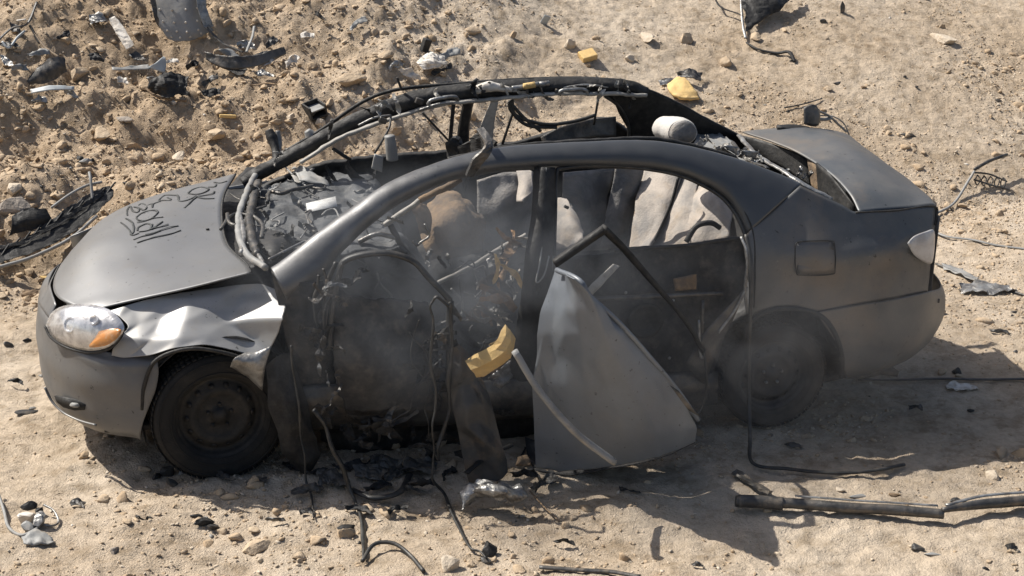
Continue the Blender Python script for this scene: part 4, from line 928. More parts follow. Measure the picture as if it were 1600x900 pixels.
patch('torn_scrap', [[S(916, 452, -.03), S(958, 412, -.03)], [S(924, 462, -.03), S(968, 416, -.03)]], LTRIM, rd, nu=6, nv=10, crumple=.01, cs=20)
patch('torn_scrap', [[S(1160, 455, -.01), S(1168, 448, -.01)], [S(1100, 520, -.01), S(1130, 530, -.01)], [S(1070, 570, -.01), S(1100, 600, -.01)]], DARKMETAL, rd, nu=12, nv=6, crumple=.01)
for a, b in ((978, 458), (1008, 465), (1098, 505), (1052, 470), (972, 560), (1046, 560), (1098, 478)):
    vs, fs = rock_geo(2, (.011, .008, .011), ICO1, .05); c = S(a, b, -.02); link('bolt', [v+c for v in vs], fs, BAREM, rd)
tube('strut', [S(1166, 450, -.02), S(1148, 485, -.02), S(1122, 520, -.02)], .007, BAREM, rd)
tube('strut', [S(1098, 470, -.02), S(1096, 520, -.02)], .009, DARKMETAL, rd)
tube('strut', [S(1092, 500, -.03), S(1094, 555, -.05), S(1102, 555, -.05)], .007, BAREM, rd)
tube('loose_cable', [A(1100, 545, y=-.95), A(1104, 600, y=-.96), A(1095, 640, y=-.96), A(1084, 648, y=-.96)], .006, RUBBER, rd)
skin_px = [[(870, 422), (878, 422), (888, 428), (898, 434), (905, 438)],
           [(852, 462), (870, 460), (895, 462), (920, 462), (923, 464)],
           [(842, 510), (865, 508), (905, 510), (945, 508), (968, 505)],
           [(836, 560), (862, 558), (910, 562), (960, 556), (1010, 552)],
           [(832, 620), (864, 615), (920, 622), (990, 615), (1052, 604)],
           [(833, 680), (870, 672), (935, 680), (1020, 672), (1091, 656)],
           [(836, 733), (876, 741), (950, 733), (1030, 716), (1086, 692)]]
ydep = [-1.18, -1.26, -1.43, -1.50, -1.42]
skin = dented('door_skin', [[A(a, b, y=ydep[j]-.02*math.sin(i/6*math.pi)+.034*max(0, i-2)+.03*(i == 6)*(j > 0)) for j, (a, b) in enumerate(r)] for i, r in enumerate(skin_px)], DOORP, rd, 9, 9, .0075, 8, its=5)
bot = [A(a, b, y=ydep[j]+.034*4+.03*(j > 0)) for j, (a, b) in enumerate(skin_px[6])]
patch('shadow_flange', [bot, [p+Vector((.0, .13, .01)) for p in bot], [p+Vector((.02, .26, .04)) for p in bot]], CHAR, skin, nu=10, nv=24, crumple=.01, cs=8)  # flange added out of sight to close light streaks under the door skin
tube('skin_hem', [A(a, b, y=y) for a, b, y in [(870, 422, -1.25), (905, 438, -1.43), (923, 464, -1.445), (968, 505, -1.44), (1010, 552, -1.41), (1052, 602, -1.37), (1091, 656, -1.33)]], .012, DOORP, skin, n=8)
tube('door_bar', [A(804, 548, y=-1.5), A(835, 600, y=-1.54), A(870, 645, y=-1.56), A(910, 685, y=-1.55), A(960, 722, y=-1.52)], .020, GREYPL, rd, n=12, flat=.7)
tube('window_frame', [A(866, 412, y=-1.12), A(905, 385, y=-1.14), A(944, 358, y=-1.15)], .027, BLACK, rd, n=4, flat=.8)
tube('window_frame', [A(942, 356, y=-1.15), A(980, 395, y=-1.12), A(1030, 452, y=-1.08), A(1072, 502, y=-1.05), A(1098, 550, y=-1.02)], [.027, .023, .019, .017, .014], BLACK, rd, n=4, flat=.8, steps=30)
patch('bent_metal', [[A(1045, 600, y=-1.46), A(1060, 610, y=-1.46)], [A(1075, 640, y=-1.46), A(1092, 650, y=-1.46)]], DARKMETAL, skin, nu=6, nv=6, crumple=.01)
# seal hanging at the rear door edge and looping on the ground
q = [S(1166, 366, -.02), S(1174, 420, -.03), S(1172, 500, -.05), S(1170, 600, -.06)]
q += [A(1172, 680, y=-1.0), G(1176, 733, .03), G(1230, 742, .03), G(1300, 748, .03), G(1360, 746, .03), G(1412, 732, .02)]
tube('hanging_seal', q, .011, RUBBER, car, n=6, flat=.7, steps=90)
tube('hanging_seal', [S(1158, 370, -.01), S(1168, 400, -.02), S(1164, 450, -.02), S(1168, 490, -.03)], .008, BAREM, car, n=6)
# tangled wiring in the cabin and under the dash
rs = random.Random(77)
for k in range(26):
    a = rs.uniform(500, 800); b = rs.uniform(330, 560) if k % 2 else rs.uniform(400, 470); y = rs.uniform(-.7, -.2)
    pts = []
    for t in range(5): pts.append(A(a, b, y=y)); a += rs.uniform(-26, 26); b += rs.uniform(-12, 30); y += rs.uniform(-.05, .05)
    tube('loose_wire', pts, rs.uniform(.003, .007), [RUBBER, BAREM, DARKMETAL, GREYPL][k % 4], car, n=5, steps=24)
for k in range(14):
    a = rs.uniform(395, 560); b = rs.uniform(270, 400); pts = []
    for t in range(4): pts.append(A(a, b, z=.98)); a += rs.uniform(-22, 22); b += rs.uniform(-12, 14)
    tube('loose_wire', pts, rs.uniform(.003, .006), [RUBBER, DARKMETAL, GREYPL][k % 3], dash, n=5, steps=20)
# ================================================================== ROCKS AND DEBRIS (each lies on the ground where the photo shows it)
def gpix(px, py, lift=0): return G(px, py, lift, True)
def rockt(px, py, w_px, asp, m, label, seed, h=.7, group=None):
    p = gpix(px, py); d = (p-Vector(CAM_C)).length; w_ = w_px*d/2501/2
    vs, fs = rock_geo(seed, (w_, w_*asp, w_*h))
    o = link('rock', vs, fs, m, smooth=False); o.location = p+Vector((0, 0, w_*h*.22)); o.rotation_euler = (0, 0, seed*1.3)
    tag(o, label, 'rock', group or 'loose rocks on the sand'); return o
ROCKS = [
 (740, 52, 30, .9, ROCKM, 'rounded tan rock on the slope above the middle of the roof', .8),
 (1474, 66, 48, .6, ROCKL, 'large pale flat topped rock high on the right slope', .5),
 (402, 858, 46, .7, ROCKM, 'brown angular rock on the sand below the front wheel', .7),
 (1550, 746, 36, .8, ROCKL, 'pale wedge shaped rock on sunlit sand above the long pole at right', .6),
 (702, 888, 40, .8, ROCKL, 'whitish rock at the bottom edge beside the long black seal', .8),
 (281, 250, 28, 1., ROCKL, 'upright pale block of rock on the mound behind the hood', 1.1),
 (196, 188, 30, .7, ROCKG, 'grey flat stone on the mound right of the round boulder', .4),
 (124, 119, 40, .8, ROCKM, 'round tan boulder beside the dark curved shell', .8),
 (158, 216, 44, .7, ROCKM, 'broad brown rock on the mound left of the pale block', .6),
 (18, 330, 60, .8, ROCKG, 'big dusty grey boulder at the left edge behind the black grille', .7),
 (20, 298, 40, .7, ROCKL, 'pale rock perched above the big grey boulder at the left edge', .7),
 (336, 215, 36, .8, ROCKM, 'brown rock on the mound above the hood writing', .8),
 (455, 185, 26, .6, ROCKL, 'pale flat rock left of the small black box', .5),
 (500, 195, 20, .8, ROCKL, 'small cream rock just below the black box', .7),
 (545, 130, 60, .5, ROCKM, 'long low sandy rock half buried behind the front of the roof rail', .4),
 (890, 72, 26, .9, ROCKL, 'pale knobbly rock left of the yellow block', .8),
 (984, 95, 20, .8, ROCKL, 'small pinkish white rock right of the yellow block', .7),
 (178, 864, 22, .7, ROCKG, 'small grey stone near the bottom left corner', .7),
 (1180, 60, 24, .8, ROCKM, 'brown stone beside the dark sheet at the top', .7),
 (1332, 690, 18, .8, ROCKM, 'small brown stone in shade behind the rear wheel', .7),
 (1312, 768, 20, .6, ROCKL, 'pale chip of rock on the sand just above the long pole', .5),
 (388, 690, 20, .7, ROCKM, 'small brown stone in the shade below the front tyre', .6),
 (85, 345, 26, .8, ROCKM, 'tan rock between the black grille and the mound', .7),
 (735, 885, 22, .7, ROCKM, 'small tan rock between the whitish rock and the dark fragment', .7),
 (1070, 62, 30, .8, ROCKM, 'tan rock embedded in the slope right of the yellow block', .7),
 (1010, 62, 34, .7, ROCKL, 'pale rock embedded in the slope upper right of the yellow block', .6),
 (600, 90, 30, .7, ROCKM, 'tan rock on the slope left of the black and white litter', .6),
 (1135, 100, 26, .8, ROCKM, 'brown rock on the slope right of the yellow foam shard', .7),
 (1012, 755, 18, .8, ROCKM, 'small brown stone in the shade under the hanging door skin', .7),
 (1200, 800, 20, .8, ROCKM, 'small stone in shade just below the left end of the pole', .7),
]
for k, r in enumerate(ROCKS): rockt(r[0], r[1], r[2], r[3], r[4], r[5], 20+k, r[6])

def ctr(pts): 
    c = sum((V(p) for p in pts), Vector())/len(pts); c.z = min(V(p).z for p in pts); return c
def gtube(name, label, cat, px, r, m, lift=.01, flat=None, n=8, group=None, steps=None):
    pts = [G(a, b, lift+(c[0] if c else 0), False)+Vector((0, 0, 0)) for a, b, *c in px]
    # keep above the detailed ground
    for p in pts: p.z = max(p.z, float(H(p.x, p.y))+lift)
    o = tube(name, pts, r, m, n=n, flat=flat, origin=ctr(pts), steps=steps); return tag(o, label, cat, group)
def gsheet(name, label, cat, rows, m, lift=.02, crumple=.015, cs=12, nu=14, nv=14, thick=.004, jag=.01, seed=0, group=None, parent=None):
    R = []
    for r in rows:
        q = []
        for t in r:
            p = G(t[0], t[1], 0, False); h = t[2] if len(t) > 2 else 0
            if h:           # raised point: same line of sight, where it is h above the ground
                v = Vector(ray(t[0], t[1])).normalized(); st = 0
                while st < 1.2 and p.z-float(H(p.x, p.y, False)) < h: p = p-v*.01; st += .01
            p = p.copy(); p.z = max(p.z, float(H(p.x, p.y)))+lift; q.append(p)
        R.append(q)
    o = patch(name, R, m, parent, nu=nu, nv=nv, thick=thick, crumple=crumple, cs=cs, seed=seed, jag=jag, smooth=m not in (BAREM, BLACK, CHIPM, WHITE), origin=ctr([p for r in R for p in r]))
    if label: tag(o, label, cat, group)
    return o
def root(name, label, cat, px, py, group=None):
    o = bpy.data.objects.new(name, None); COL.objects.link(o); o.location = G(px, py); return tag(o, label, cat, group)
def child(o, par):
    o.parent = par; o.location = o.location-par.location
    for k in ('label', 'category', 'group'):
        if k in o: del o[k]
    return o

# black bumper grille at left
r_ = root('bumper_grille', 'black torn bumper cover with grille bars lying left of the hood', 'bumper', 90, 380)
child(gsheet('outer_band', 'x', 'x', [[(-20, 408), (40, 385), (90, 350), (140, 315), (172, 302)], [(-20, 418), (45, 398), (100, 368), (148, 334), (178, 312)], [(-20, 428), (50, 408), (108, 380), (150, 346), (178, 318)]], BLACK, .05, .008, 8, 10, 40), r_)
child(gsheet('inner_cover', 'x', 'x', [[(20, 346, .05), (42, 334, .07), (74, 334, .05)], [(18, 360, .04), (48, 350, .06), (80, 346, .03)], [(14, 376), (50, 366), (78, 356)]], BLACK, .03, .012, 8, 14, 20, seed=3), r_)
child(gsheet('middle_band', 'x', 'x', [[(-10, 396, .03), (40, 380, .04), (90, 352, .04), (130, 326, .04), (160, 308, .03)], [(-10, 401, .02), (44, 386, .03), (96, 358, .03), (134, 332, .03), (164, 313, .02)]], BLACK, .03, .006, 10, 5, 40), r_)
child(gtube('upper_rail', 'x', 'x', [(82, 344, .05), (110, 326, .06), (136, 312, .06), (160, 304, .05)], .009, GREYPL, .03), r_)
for k in range(11):
    t = k/10; x = 0+t*165; yb = 415-t*98
    child(gtube('grille_bar', 'x', 'x', [(x, yb, .03), (x+10, yb-10, .05), (x+16, yb-18, .05)], .006, BLACK), r_)
child(gtube('mount_post', 'x', 'x', [(146, 328, .03), (144, 314, .12), (142, 306, .14)], .01, GREYPL), r_)
child(gtube('lower_rail', 'x', 'x', [(-10, 430, .03), (50, 412, .03), (110, 384, .03), (152, 348, .03)], .011, GREYPL), r_)
# perforated grey plate
r_ = root('metal_plate', 'grey bent plate with rows of small holes standing on the slope top left', 'panel', 290, 60)
P = gsheet('plate', 'x', 'x', [[(232, -30, .25), (270, -30, .3), (305, -30, .3), (318, -30, .25)], [(238, 20, .14), (268, 22, .16), (300, 20, .16), (322, 15, .12)], [(252, 52, .05), (275, 55, .06), (300, 55, .06), (328, 45, .04)], [(265, 70), (285, 72), (310, 66), (334, 56)]], PANELM, .03, .004, 6, 24, 24)
child(P, r_)
me = P.data; gv = [v.co.copy() for v in me.vertices]; 
for i in range(4, 23, 4):
    for j in range(3, 22, 5):
        p = gv[i*24+j]; vs, fs = rock_geo(1, (.011, .011, .011), ICO1, .02)
        o = link('rivet_hole', [v+p+Vector((0, -.004, .004)) for v in vs], fs, WHITE, P)
child(gsheet('bright_edge', 'x', 'x', [[(303, -25, .32), (316, -25, .3)], [(310, 25, .18), (322, 20, .16)], [(318, 52, .06), (334, 50, .05)]], BAREM, .04, .008, 10, 14, 6), r_)
child(gsheet('dark_flange', 'x', 'x', [[(228, -25, .3), (240, -25, .3)], [(238, 25, .14), (246, 28, .14)], [(246, 50, .04), (250, 54, .04)]], CHIPM, .05, .008, 10, 14, 6), r_)
gsheet('broken_board', 'long whitish scorched board pointing down the upper left slope', 'board', [[(170, 38, .06), (180, 32, .07)], [(182, 60, .04), (196, 54, .05)], [(198, 84, .02), (210, 78, .03)]], WHITE, .03, .006, 20, 20, 8, .016, .008)
gsheet('crumpled_foil', 'small crumpled whitish foil at the upper end of the board', 'scrap', [[(140, 30), (155, 24, .03), (165, 30)], [(142, 42), (158, 40, .05), (168, 40)]], BAREM, .02, .02, 25, 12, 12)
gsheet('triangular_shard', 'pale blue grey triangular shard behind the black crumpled cover', 'shard', [[(256, 92, .08), (259, 94, .08)], [(242, 104, .04), (260, 106, .03)], [(230, 111), (258, 119)]], BLUEG, .02, .002, 8, 8, 8, .004, .002)
gsheet('flat_strip', 'flat grey strip lying left of the pale triangular shard', 'strip', [[(175, 110), (205, 108), (232, 107)], [(176, 115), (205, 114), (234, 113)]], GREYPL, .02, .004, 10, 6, 18)
r_ = root('black_cover', 'black crumpled plastic cover with a tan edge behind the mound', 'cover', 262, 150)
child(gsheet('cover', 'x', 'x', [[(232, 138, .06), (252, 122, .1), (280, 122, .08), (295, 128, .04)], [(232, 145, .03), (255, 138, .1), (280, 138, .06), (292, 142, .04)], [(240, 154), (262, 160, .02), (282, 160), (298, 158)]], BLACK, .03, .02, 14, 20, 20, .006, .02), r_)
child(gtube('tan_edge', 'x', 'x', [(229, 144), (240, 153), (262, 161), (292, 163)], .009, FOAMB, .02), r_)
gsheet('curved_shell', 'dark curved plastic shell beside the round tan boulder', 'cover', [[(42, 134, .02), (62, 110, .08), (84, 97, .1), (100, 98, .06)], [(45, 136, .01), (66, 122, .06), (88, 112, .08), (104, 108, .03)], [(46, 138), (66, 138), (86, 132), (106, 118)]], CHIPM, .03, .008, 8, 16, 20, .006, .01)
gsheet('curved_strip', 'shallow grey curved strip with black shade under it at left', 'strip', [[(48, 150), (80, 143, .05), (117, 144, .02)], [(50, 155), (80, 150, .05), (116, 150, .02)]], BLUEG, .04, .002, 8, 6, 16, .008, .004)
gtube('timber_stick', 'thin pale wooden stick above the dark curved shell', 'stick', [(52, 60, .03), (70, 78), (92, 95)], .010, WOOD, .02, n=5)
r_ = root('tangled_scrap', 'tangle of twisted black and white strips at the top left edge', 'scrap', 35, 70)
child(gtube('twisted_strip', 'x', 'x', [(-5, 72), (20, 58, .03), (44, 54, .05), (60, 36, .12)], .012, CHIPM, .03, flat=.5), r_)
child(gtube('twisted_strip', 'x', 'x', [(28, 54, .05), (42, 52, .05)], .012, WHITE, .05, flat=.5), r_)
child(gtube('twisted_strip', 'x', 'x', [(4, 74, .02), (14, 80), (28, 68, .02), (40, 60, .03)], .009, BLUEG, .02), r_)
child(gtube('twisted_strip', 'x', 'x', [(48, 55, .05), (56, 64, .02), (62, 72)], .010, BLACK, .02), r_)
r_ = root('twisted_panel', 'long twisted grey metal strips lying across the slope below the perforated plate', 'panel', 400, 105)
child(gsheet('strip', 'x', 'x', [[(320, 88, .04), (350, 94, .06), (390, 94, .07), (444, 80, .04)], [(322, 100), (350, 114), (397, 112), (448, 92)]], DARKMETAL, .03, .01, 10, 8, 30, .004, .01), r_)
child(gsheet('strip', 'x', 'x', [[(330, 102), (355, 106), (385, 112)], [(345, 108), (362, 118), (380, 122)]], BLACK, .02, .01, 10, 8, 16), r_)
child(gsheet('strip', 'x', 'x', [[(388, 96, .04), (420, 86, .03), (440, 84)], [(394, 106), (418, 108), (438, 92)]], BAREM, .03, .015, 16, 10, 16), r_)
child(gtube('strip', 'x', 'x', [(305, 42, .1), (320, 60, .08), (345, 78, .04), (380, 86)], .012, CHIPM, .02, flat=.4), r_)
child(gtube('strip', 'x', 'x', [(385, 90, .02), (395, 75, .06), (398, 62, .08)], .011, GREYPL, .02, flat=.4), r_)
gtube('bent_strip', 'thin brown bent strip on the mound below the twisted grey strips', 'strip', [(376, 132), (395, 136), (415, 133), (432, 136)], .010, FOAMB, .012, flat=.5)
def boxthing(name, label, cat, px, py, d, m, rot=(0, 0, 0), extra=None, bev=.006, group=None):
    p = G(px, py); vs, fs = box_geo((0, 0, d[2]/2), d, rotm(*rot)); o = link(name, vs, fs, m, smooth=False, bevel=bev)
    o.location = p+Vector((0, 0, .0)); return tag(o, label, cat, group)
r_ = root('black_box', 'small open black box lying on sand behind the far front pillar', 'box', 494, 182)
pb = r_.location
for nm, c, d in (('side_panel', (-.06, 0, .05), (.012, .13, .10)), ('side_panel', (.06, 0, .045), (.012, .13, .09)), ('base_panel', (0, 0, .008), (.13, .13, .014)), ('back_panel', (0, .06, .05), (.12, .012, .10)), ('shelf', (0, 0, .06), (.11, .11, .01))):
    vs, fs = box_geo(c, d, rotm(0, 0, 0)); o = link(nm, vs, fs, BLACK if nm != 'shelf' else GREYPL, r_, smooth=False, bevel=.002)
r_.rotation_euler = (.1, -.25, .3)
boxthing('yellow_strip', 'thin yellow foam strip on the mound left of the black box', 'foam', 356, 186, (.12, .03, .025), FOAMY, (0, 5, 5))
boxthing('rusty_tab', 'tiny rust brown tab just above the thin yellow strip', 'scrap', 350, 178, (.05, .03, .02), FOAMB)
boxthing('yellow_block', 'square yellow foam block lying on the slope above the roof', 'foam', 918, 92, (.13, .10, .05), FOAMY, (25, -12, 10))
gsheet('yellow_shard', 'torn yellow foam sheet behind the rear roof rail', 'foam', [[(1042, 140), (1058, 128, .03), (1070, 130, .03)], [(1046, 150), (1068, 146, .03), (1085, 148, .02)], [(1060, 160), (1075, 162), (1092, 162)]], FOAMY, .03, .012, 14, 14, 14, .02)
gsheet('black_shard', 'black crumpled shard touching the yellow foam sheet', 'shard', [[(1058, 120, .03), (1075, 115, .06), (1096, 120, .03)], [(1060, 128), (1080, 128, .05), (1094, 134)]], CHIPM, .03, .015, 14, 10, 14, .006)
gsheet('grey_flake', 'grey metal flake left of the black crumpled shard', 'scrap', [[(1028, 130), (1045, 126, .03), (1058, 128)], [(1032, 137), (1048, 136), (1058, 136)]], BAREM, .02, .01, 18, 8, 10)
boxthing('charred_block', 'upright charred black block on the slope above the left part of the roof', 'block', 665, 82, (.06, .05, .10), BLACK, (10, 15, 20))
gsheet('crumpled_bag', 'whitish crumpled bag beside the charred black block', 'bag', [[(655, 98), (672, 90, .05), (692, 96)], [(652, 108), (676, 102, .07), (698, 106)], [(660, 116), (680, 114, .02), (700, 112)]], WHITE, .03, .02, 18, 16, 16, .004, .02)
boxthing('blue_grey_chip', 'thin blue grey chip standing on the slope at the top middle', 'chip', 852, 40, (.06, .012, .09), BLUEG, (30, 20, 0))
r_ = root('dark_sheet', 'large black bent sheet with a ragged strip below it at the top right', 'sheet', 1190, 40)
child(gsheet('sheet', 'x', 'x', [[(1160, -25, .14), (1195, -28, .18), (1236, -22, .12)], [(1160, 10, .1), (1195, 8, .12), (1232, 8, .08)], [(1164, 40, .04), (1190, 34, .05), (1212, 26, .04)], [(1164, 58), (1172, 52), (1178, 44)]], BLACK, .04, .02, 8, 24, 18, .008, .02), r_)
child(gtube('edge_strip', 'x', 'x', [(1157, -10, .14), (1156, 20, .10), (1160, 50, .03), (1165, 66)], .012, BAREM, .03, flat=.5), r_)
child(gtube('edge_strip', 'x', 'x', [(1112, 4, .05), (1125, 22, .03), (1150, 32, .03), (1158, 36, .03)], .009, BLACK, .03, flat=.5), r_)
child(gtube('edge_strip', 'x', 'x', [(1166, 70), (1185, 82), (1212, 86), (1232, 90, .03), (1242, 100)], [.012, .012, .018, .02, .012], BLACK, .015, flat=.6), r_)
r_ = root('rod_and_lattice', 'bent grey rod with a perforated metal strip standing on sand right of the boot', 'rod', 1540, 292)
child(gtube('rod', 'x', 'x', [(1462, 338), (1490, 322), (1512, 296, .05), (1520, 288, .08)], .010, GREYPL, .02), r_)
child(gtube('rod', 'x', 'x', [(1520, 287, .08), (1545, 277, .1), (1570, 268, .1)], .013, DARKMETAL, .03), r_)
for k in range(5):
    a = 1526+k*10
    child(gtube('link_ring', 'x', 'x', [(a, 286+k, .04), (a+4, 292+k, .04), (a, 298+k, .02), (a-4, 292+k, .03), (a, 286+k, .04)], .005, BLACK, .02, steps=20), r_)
child(gtube('lattice_edge', 'x', 'x', [(1520, 286, .06), (1545, 287, .05), (1572, 296, .04)], .007, DARKMETAL, .02), r_)
child(gtube('lattice_edge', 'x', 'x', [(1520, 293, .04), (1550, 298, .02), (1578, 302)], .007, DARKMETAL, .02), r_)
gtube('grey_cable', 'long grey cable trailing from behind the tail lamp to the right edge', 'cable', [(1455, 362), (1480, 372), (1520, 378), (1560, 386), (1640, 396)], .013, GREYPL, .01, flat=.5)
gtube('thin_rod', 'thin rod lying right of the rear bumper above grey shards', 'rod', [(1462, 415), (1500, 432), (1545, 448), (1620, 470)], .008, DARKMETAL, .012)
gsheet('grey_shards', 'flat grey torn shard on the sand right of the rear bumper', 'shard', [[(1470, 416), (1500, 424), (1530, 440)], [(1475, 424), (1500, 434), (1528, 448)]], GREYPL, .015, .01, 14, 8, 16, .004, .02)
gsheet('grey_shard', 'crumpled grey shard below the thin rod at the right', 'shard', [[(1498, 450), (1525, 442, .02), (1575, 452)], [(1500, 460), (1535, 462), (1590, 460)]], BAREM, .015, .015, 14, 8, 18, .004, .03, seed=5)
gtube('black_strip', 'long thin black strip lying in the shade behind the rear bumper', 'strip', [(1340, 598), (1400, 598), (1470, 597), (1540, 597), (1640, 596)], .011, RUBBER, .015, flat=.6)
gsheet('glass_heap', 'pale broken glass in the shade next to the long black strip', 'glass', [[(1475, 604), (1500, 602), (1525, 606)], [(1480, 612), (1505, 614), (1530, 610)]], WHITE, .01, .01, 30, 12, 16, .003, .02)
r_ = root('broken_pole', 'long broken dark pole lying across sand at lower right', 'pole', 1400, 815)
child(gtube('pole_section', 'x', 'x', [(1148, 800, .02), (1230, 802, .02), (1320, 810, .02), (1400, 814, .02), (1472, 820, .02)], [.026, .024, .024, .024, .022], DARKMETAL, .03, n=10), r_)
child(gtube('pole_section', 'x', 'x', [(1470, 820, .04), (1520, 808, .03), (1570, 804, .03), (1640, 800, .03)], [.012, .022, .024, .026], DARKMETAL, .03, n=10), r_)
child(gtube('rubber_sleeve', 'x', 'x', [(1152, 800, .02), (1190, 801, .02), (1222, 803, .02)], .029, CHIPM, .031, n=10), r_)
child(gtube('bright_ridge', 'x', 'x', [(1240, 800, .05), (1330, 807, .05), (1462, 816, .05)], .008, BAREM, .03, flat=.5), r_)
child(gtube('bright_ridge', 'x', 'x', [(1475, 815, .05), (1530, 800, .05), (1600, 794, .05)], .010, BAREM, .03, flat=.5), r_)
gtube('thin_black_strip', 'thin black strip on the sand at the bottom edge of the picture', 'strip', [(842, 894), (900, 896), (955, 900), (1000, 908)], .013, CHIPM, .015, flat=.6)
gsheet('charred_plank', 'dark flat charred plank in shade just above the left end of the long pole', 'plank', [[(1150, 748), (1205, 775)], [(1142, 752), (1200, 782)]], CHIPM, .02, .006, 10, 6, 18, .012)
r_ = root('broken_mechanism', 'broken white and black mechanism on sand at the bottom left', 'mechanism', 52, 825)
for k, (a, b, d, m_, rt) in enumerate([(45, 815, (.09, .07, .05), WHITE, (10, 20, 30)), (60, 822, (.10, .05, .04), BAREM, (0, -30, 70)), (50, 806, (.08, .05, .03), BLACK, (20, 10, 10)), (42, 830, (.06, .06, .04), GREYPL, (30, 0, 60)), (62, 808, (.04, .07, .03), BLACK, (0, 40, 0))]):
    p = G(a, b, .02+.03*(k == 2)); vs, fs = rock_geo(60+k, (d[0]*.6, d[1]*.6, d[2]*.8), ICO2, .5)
    o = link('housing', [rotm(*rt) @ v+p for v in vs], fs, m_, origin=p, smooth=False); child(o, r_)
child(gtube('cable', 'x', 'x', [(70, 806, .04), (85, 812, .03), (92, 824), (80, 832), (66, 832)], .005, BAREM, .01), r_)
child(gtube('cable', 'x', 'x', [(-5, 775, .03), (6, 800), (14, 828), (35, 845), (60, 840)], .007, GREYPL, .01), r_)
child(gsheet('dust_cloth', 'x', 'x', [[(35, 848), (60, 842), (82, 846)], [(38, 856), (60, 858), (85, 854)]], GREYPL, .01, .012, 25, 10, 12), r_)
def frag(name, label, cat, parts, m=CHIPM):
    a, b = parts[0][:2]; r0 = root(name, label, cat, a, b)
    for k, (a, b, s, asp, h, rt, mm_) in enumerate(parts):
        p = G(a, b, s*h*.3); vs, fs = rock_geo(int(a)+k, (s, s*asp, s*h), ICO2, .55)
        o = link('fragment', [rotm(*rt) @ v+p for v in vs], fs, mm_, origin=p, smooth=False); child(o, r0)
    return r0
frag('black_fragment', 'glossy black broken casing on sand below the front wheel', 'fragment', [(318, 818, .055, .5, .45, (0, 15, 20), BLACK), (334, 828, .05, .4, .3, (0, 30, 50), CHIPM), (305, 808, .03, .5, .4, (0, 0, 0), BLACK), (322, 814, .022, .8, 1, (0, 0, 0), BAREM)])
frag('black_fragment', 'black rubble heap in the shade below the front bumper', 'fragment', [(262, 742, .05, .7, .8, (0, 20, 20), BLACK), (245, 748, .04, .5, .6, (0, 0, 50), BLACK), (270, 760, .045, .5, .5, (0, 40, 10), CHIPM), (285, 740, .03, .8, .7, (0, 0, 0), GREYPL)])
frag('black_fragment', 'jagged black lump at the foot of the long hanging seal', 'fragment', [(765, 866, .045, .8, 1.1, (0, 20, 20), BLACK), (758, 876, .03, .8, .5, (0, 0, 0), CHIPM)])
frag('grey_chip', 'small dark flat chip left of the front bumper corner', 'chip', [(40, 645, .07, .4, .2, (0, 5, 10), CHIPM), (52, 640, .03, .5, .4, (0, 5, 40), GREYPL)])
frag('grey_chip', 'dark chip at the left edge beside the bumper', 'chip', [(12, 540, .035, .6, .5, (0, 5, 10), CHIPM)])
frag('grey_chip', 'small blackish chip touching the bumper at left', 'chip', [(42, 532, .028, .6, .5, (0, 5, 10), BLACK)])
frag('foam_lump', 'brown foam lump beside the front left of the hood', 'foam', [(52, 462, .07, .5, .4, (0, 5, 20), FOAMB), (40, 458, .03, .7, .5, (0, 0, 0), FOAMB)])
frag('foam_lump', 'orange foam piece between the grille and the hood', 'foam', [(72, 436, .05, .5, .4, (0, 5, -20), FOAMY)])
frag('grey_lump', 'small grey box shaped lump on the mound above the grille', 'scrap', [(135, 254, .05, .6, .5, (0, 5, 20), GREYPL), (125, 250, .03, .7, .6, (0, 0, 0), BLACK), (144, 252, .025, .7, .8, (0, 0, 0), BLACK)])
frag('dark_tile', 'flat dark tile half in sun at the edge of the front door shade', 'tile', [(540, 825, .055, .5, .25, (0, 5, 20), BLACK)])
frag('debris_chip', 'flat grey rectangle chip on sand above the long pole', 'chip', [(1340, 777, .05, .5, .2, (0, 0, -10), GREYPL)])
frag('debris_chip', 'brown chip right of the flat grey rectangle chip', 'chip', [(1398, 775, .035, .5, .3, (0, 0, -20), FOAMB)])
frag('debris_chip', 'small dark chip on sand left of the pale wedge rock', 'chip', [(1492, 782, .045, .4, .3, (0, 0, 10), CHIPM), (1505, 784, .02, .6, .6, (0, 0, 0), CHIPM)])
frag('debris_chip', 'dark oval chip below the bend of the long pole', 'chip', [(1432, 858, .045, .5, .5, (0, 10, -30), CHIPM), (1455, 868, .04, .4, .3, (0, 0, -20), GREYPL)])
frag('debris_chip', 'tiny black chip at the bottom right', 'chip', [(1540, 890, .022, .7, .6, (0, 0, 0), BLACK)])
frag('debris_chip', 'dark chip on the shaded ground right of the rear wheel', 'chip', [(1516, 643, .022, .7, .6, (0, 0, 0), BLACK)])
frag('debris_chip', 'black lump in the shade above the long black strip', 'chip', [(1496, 583, .035, .7, .7, (0, 0, 0), BLACK)])
frag('slope_chip', 'dark slender chip on the right slope above the boot', 'chip', [(1308, 131, .05, .3, .3, (0, 0, 20), CHIPM)])
frag('slope_chip', 'mustard brown chip on the right slope', 'chip', [(1350, 138, .028, .8, .8, (0, 0, 20), FOAMB)])
frag('slope_chip', 'thin dark splinter on the right slope above the boot end', 'chip', [(1418, 212, .07, .25, .25, (0, 0, -25), CHIPM)])
frag('slope_chip', 'small black chip left of the dark hole pair on the right slope', 'chip', [(1414, 121, .02, .8, .8, (0, 0, 0), BLACK)])
frag('slope_chip', 'small black chip right below its twin on the right slope', 'chip', [(1432, 137, .02, .8, .8, (0, 0, 0), BLACK)])
frag('slope_chip', 'grey stick like chip on the far right slope', 'chip', [(1558, 158, .05, .25, .25, (0, 0, -20), CHIPM)])
frag('slope_chip', 'dark grey chip under the dark sheet at the top right', 'chip', [(1286, 34, .05, .6, .5, (0, 0, 10), CHIPM)])
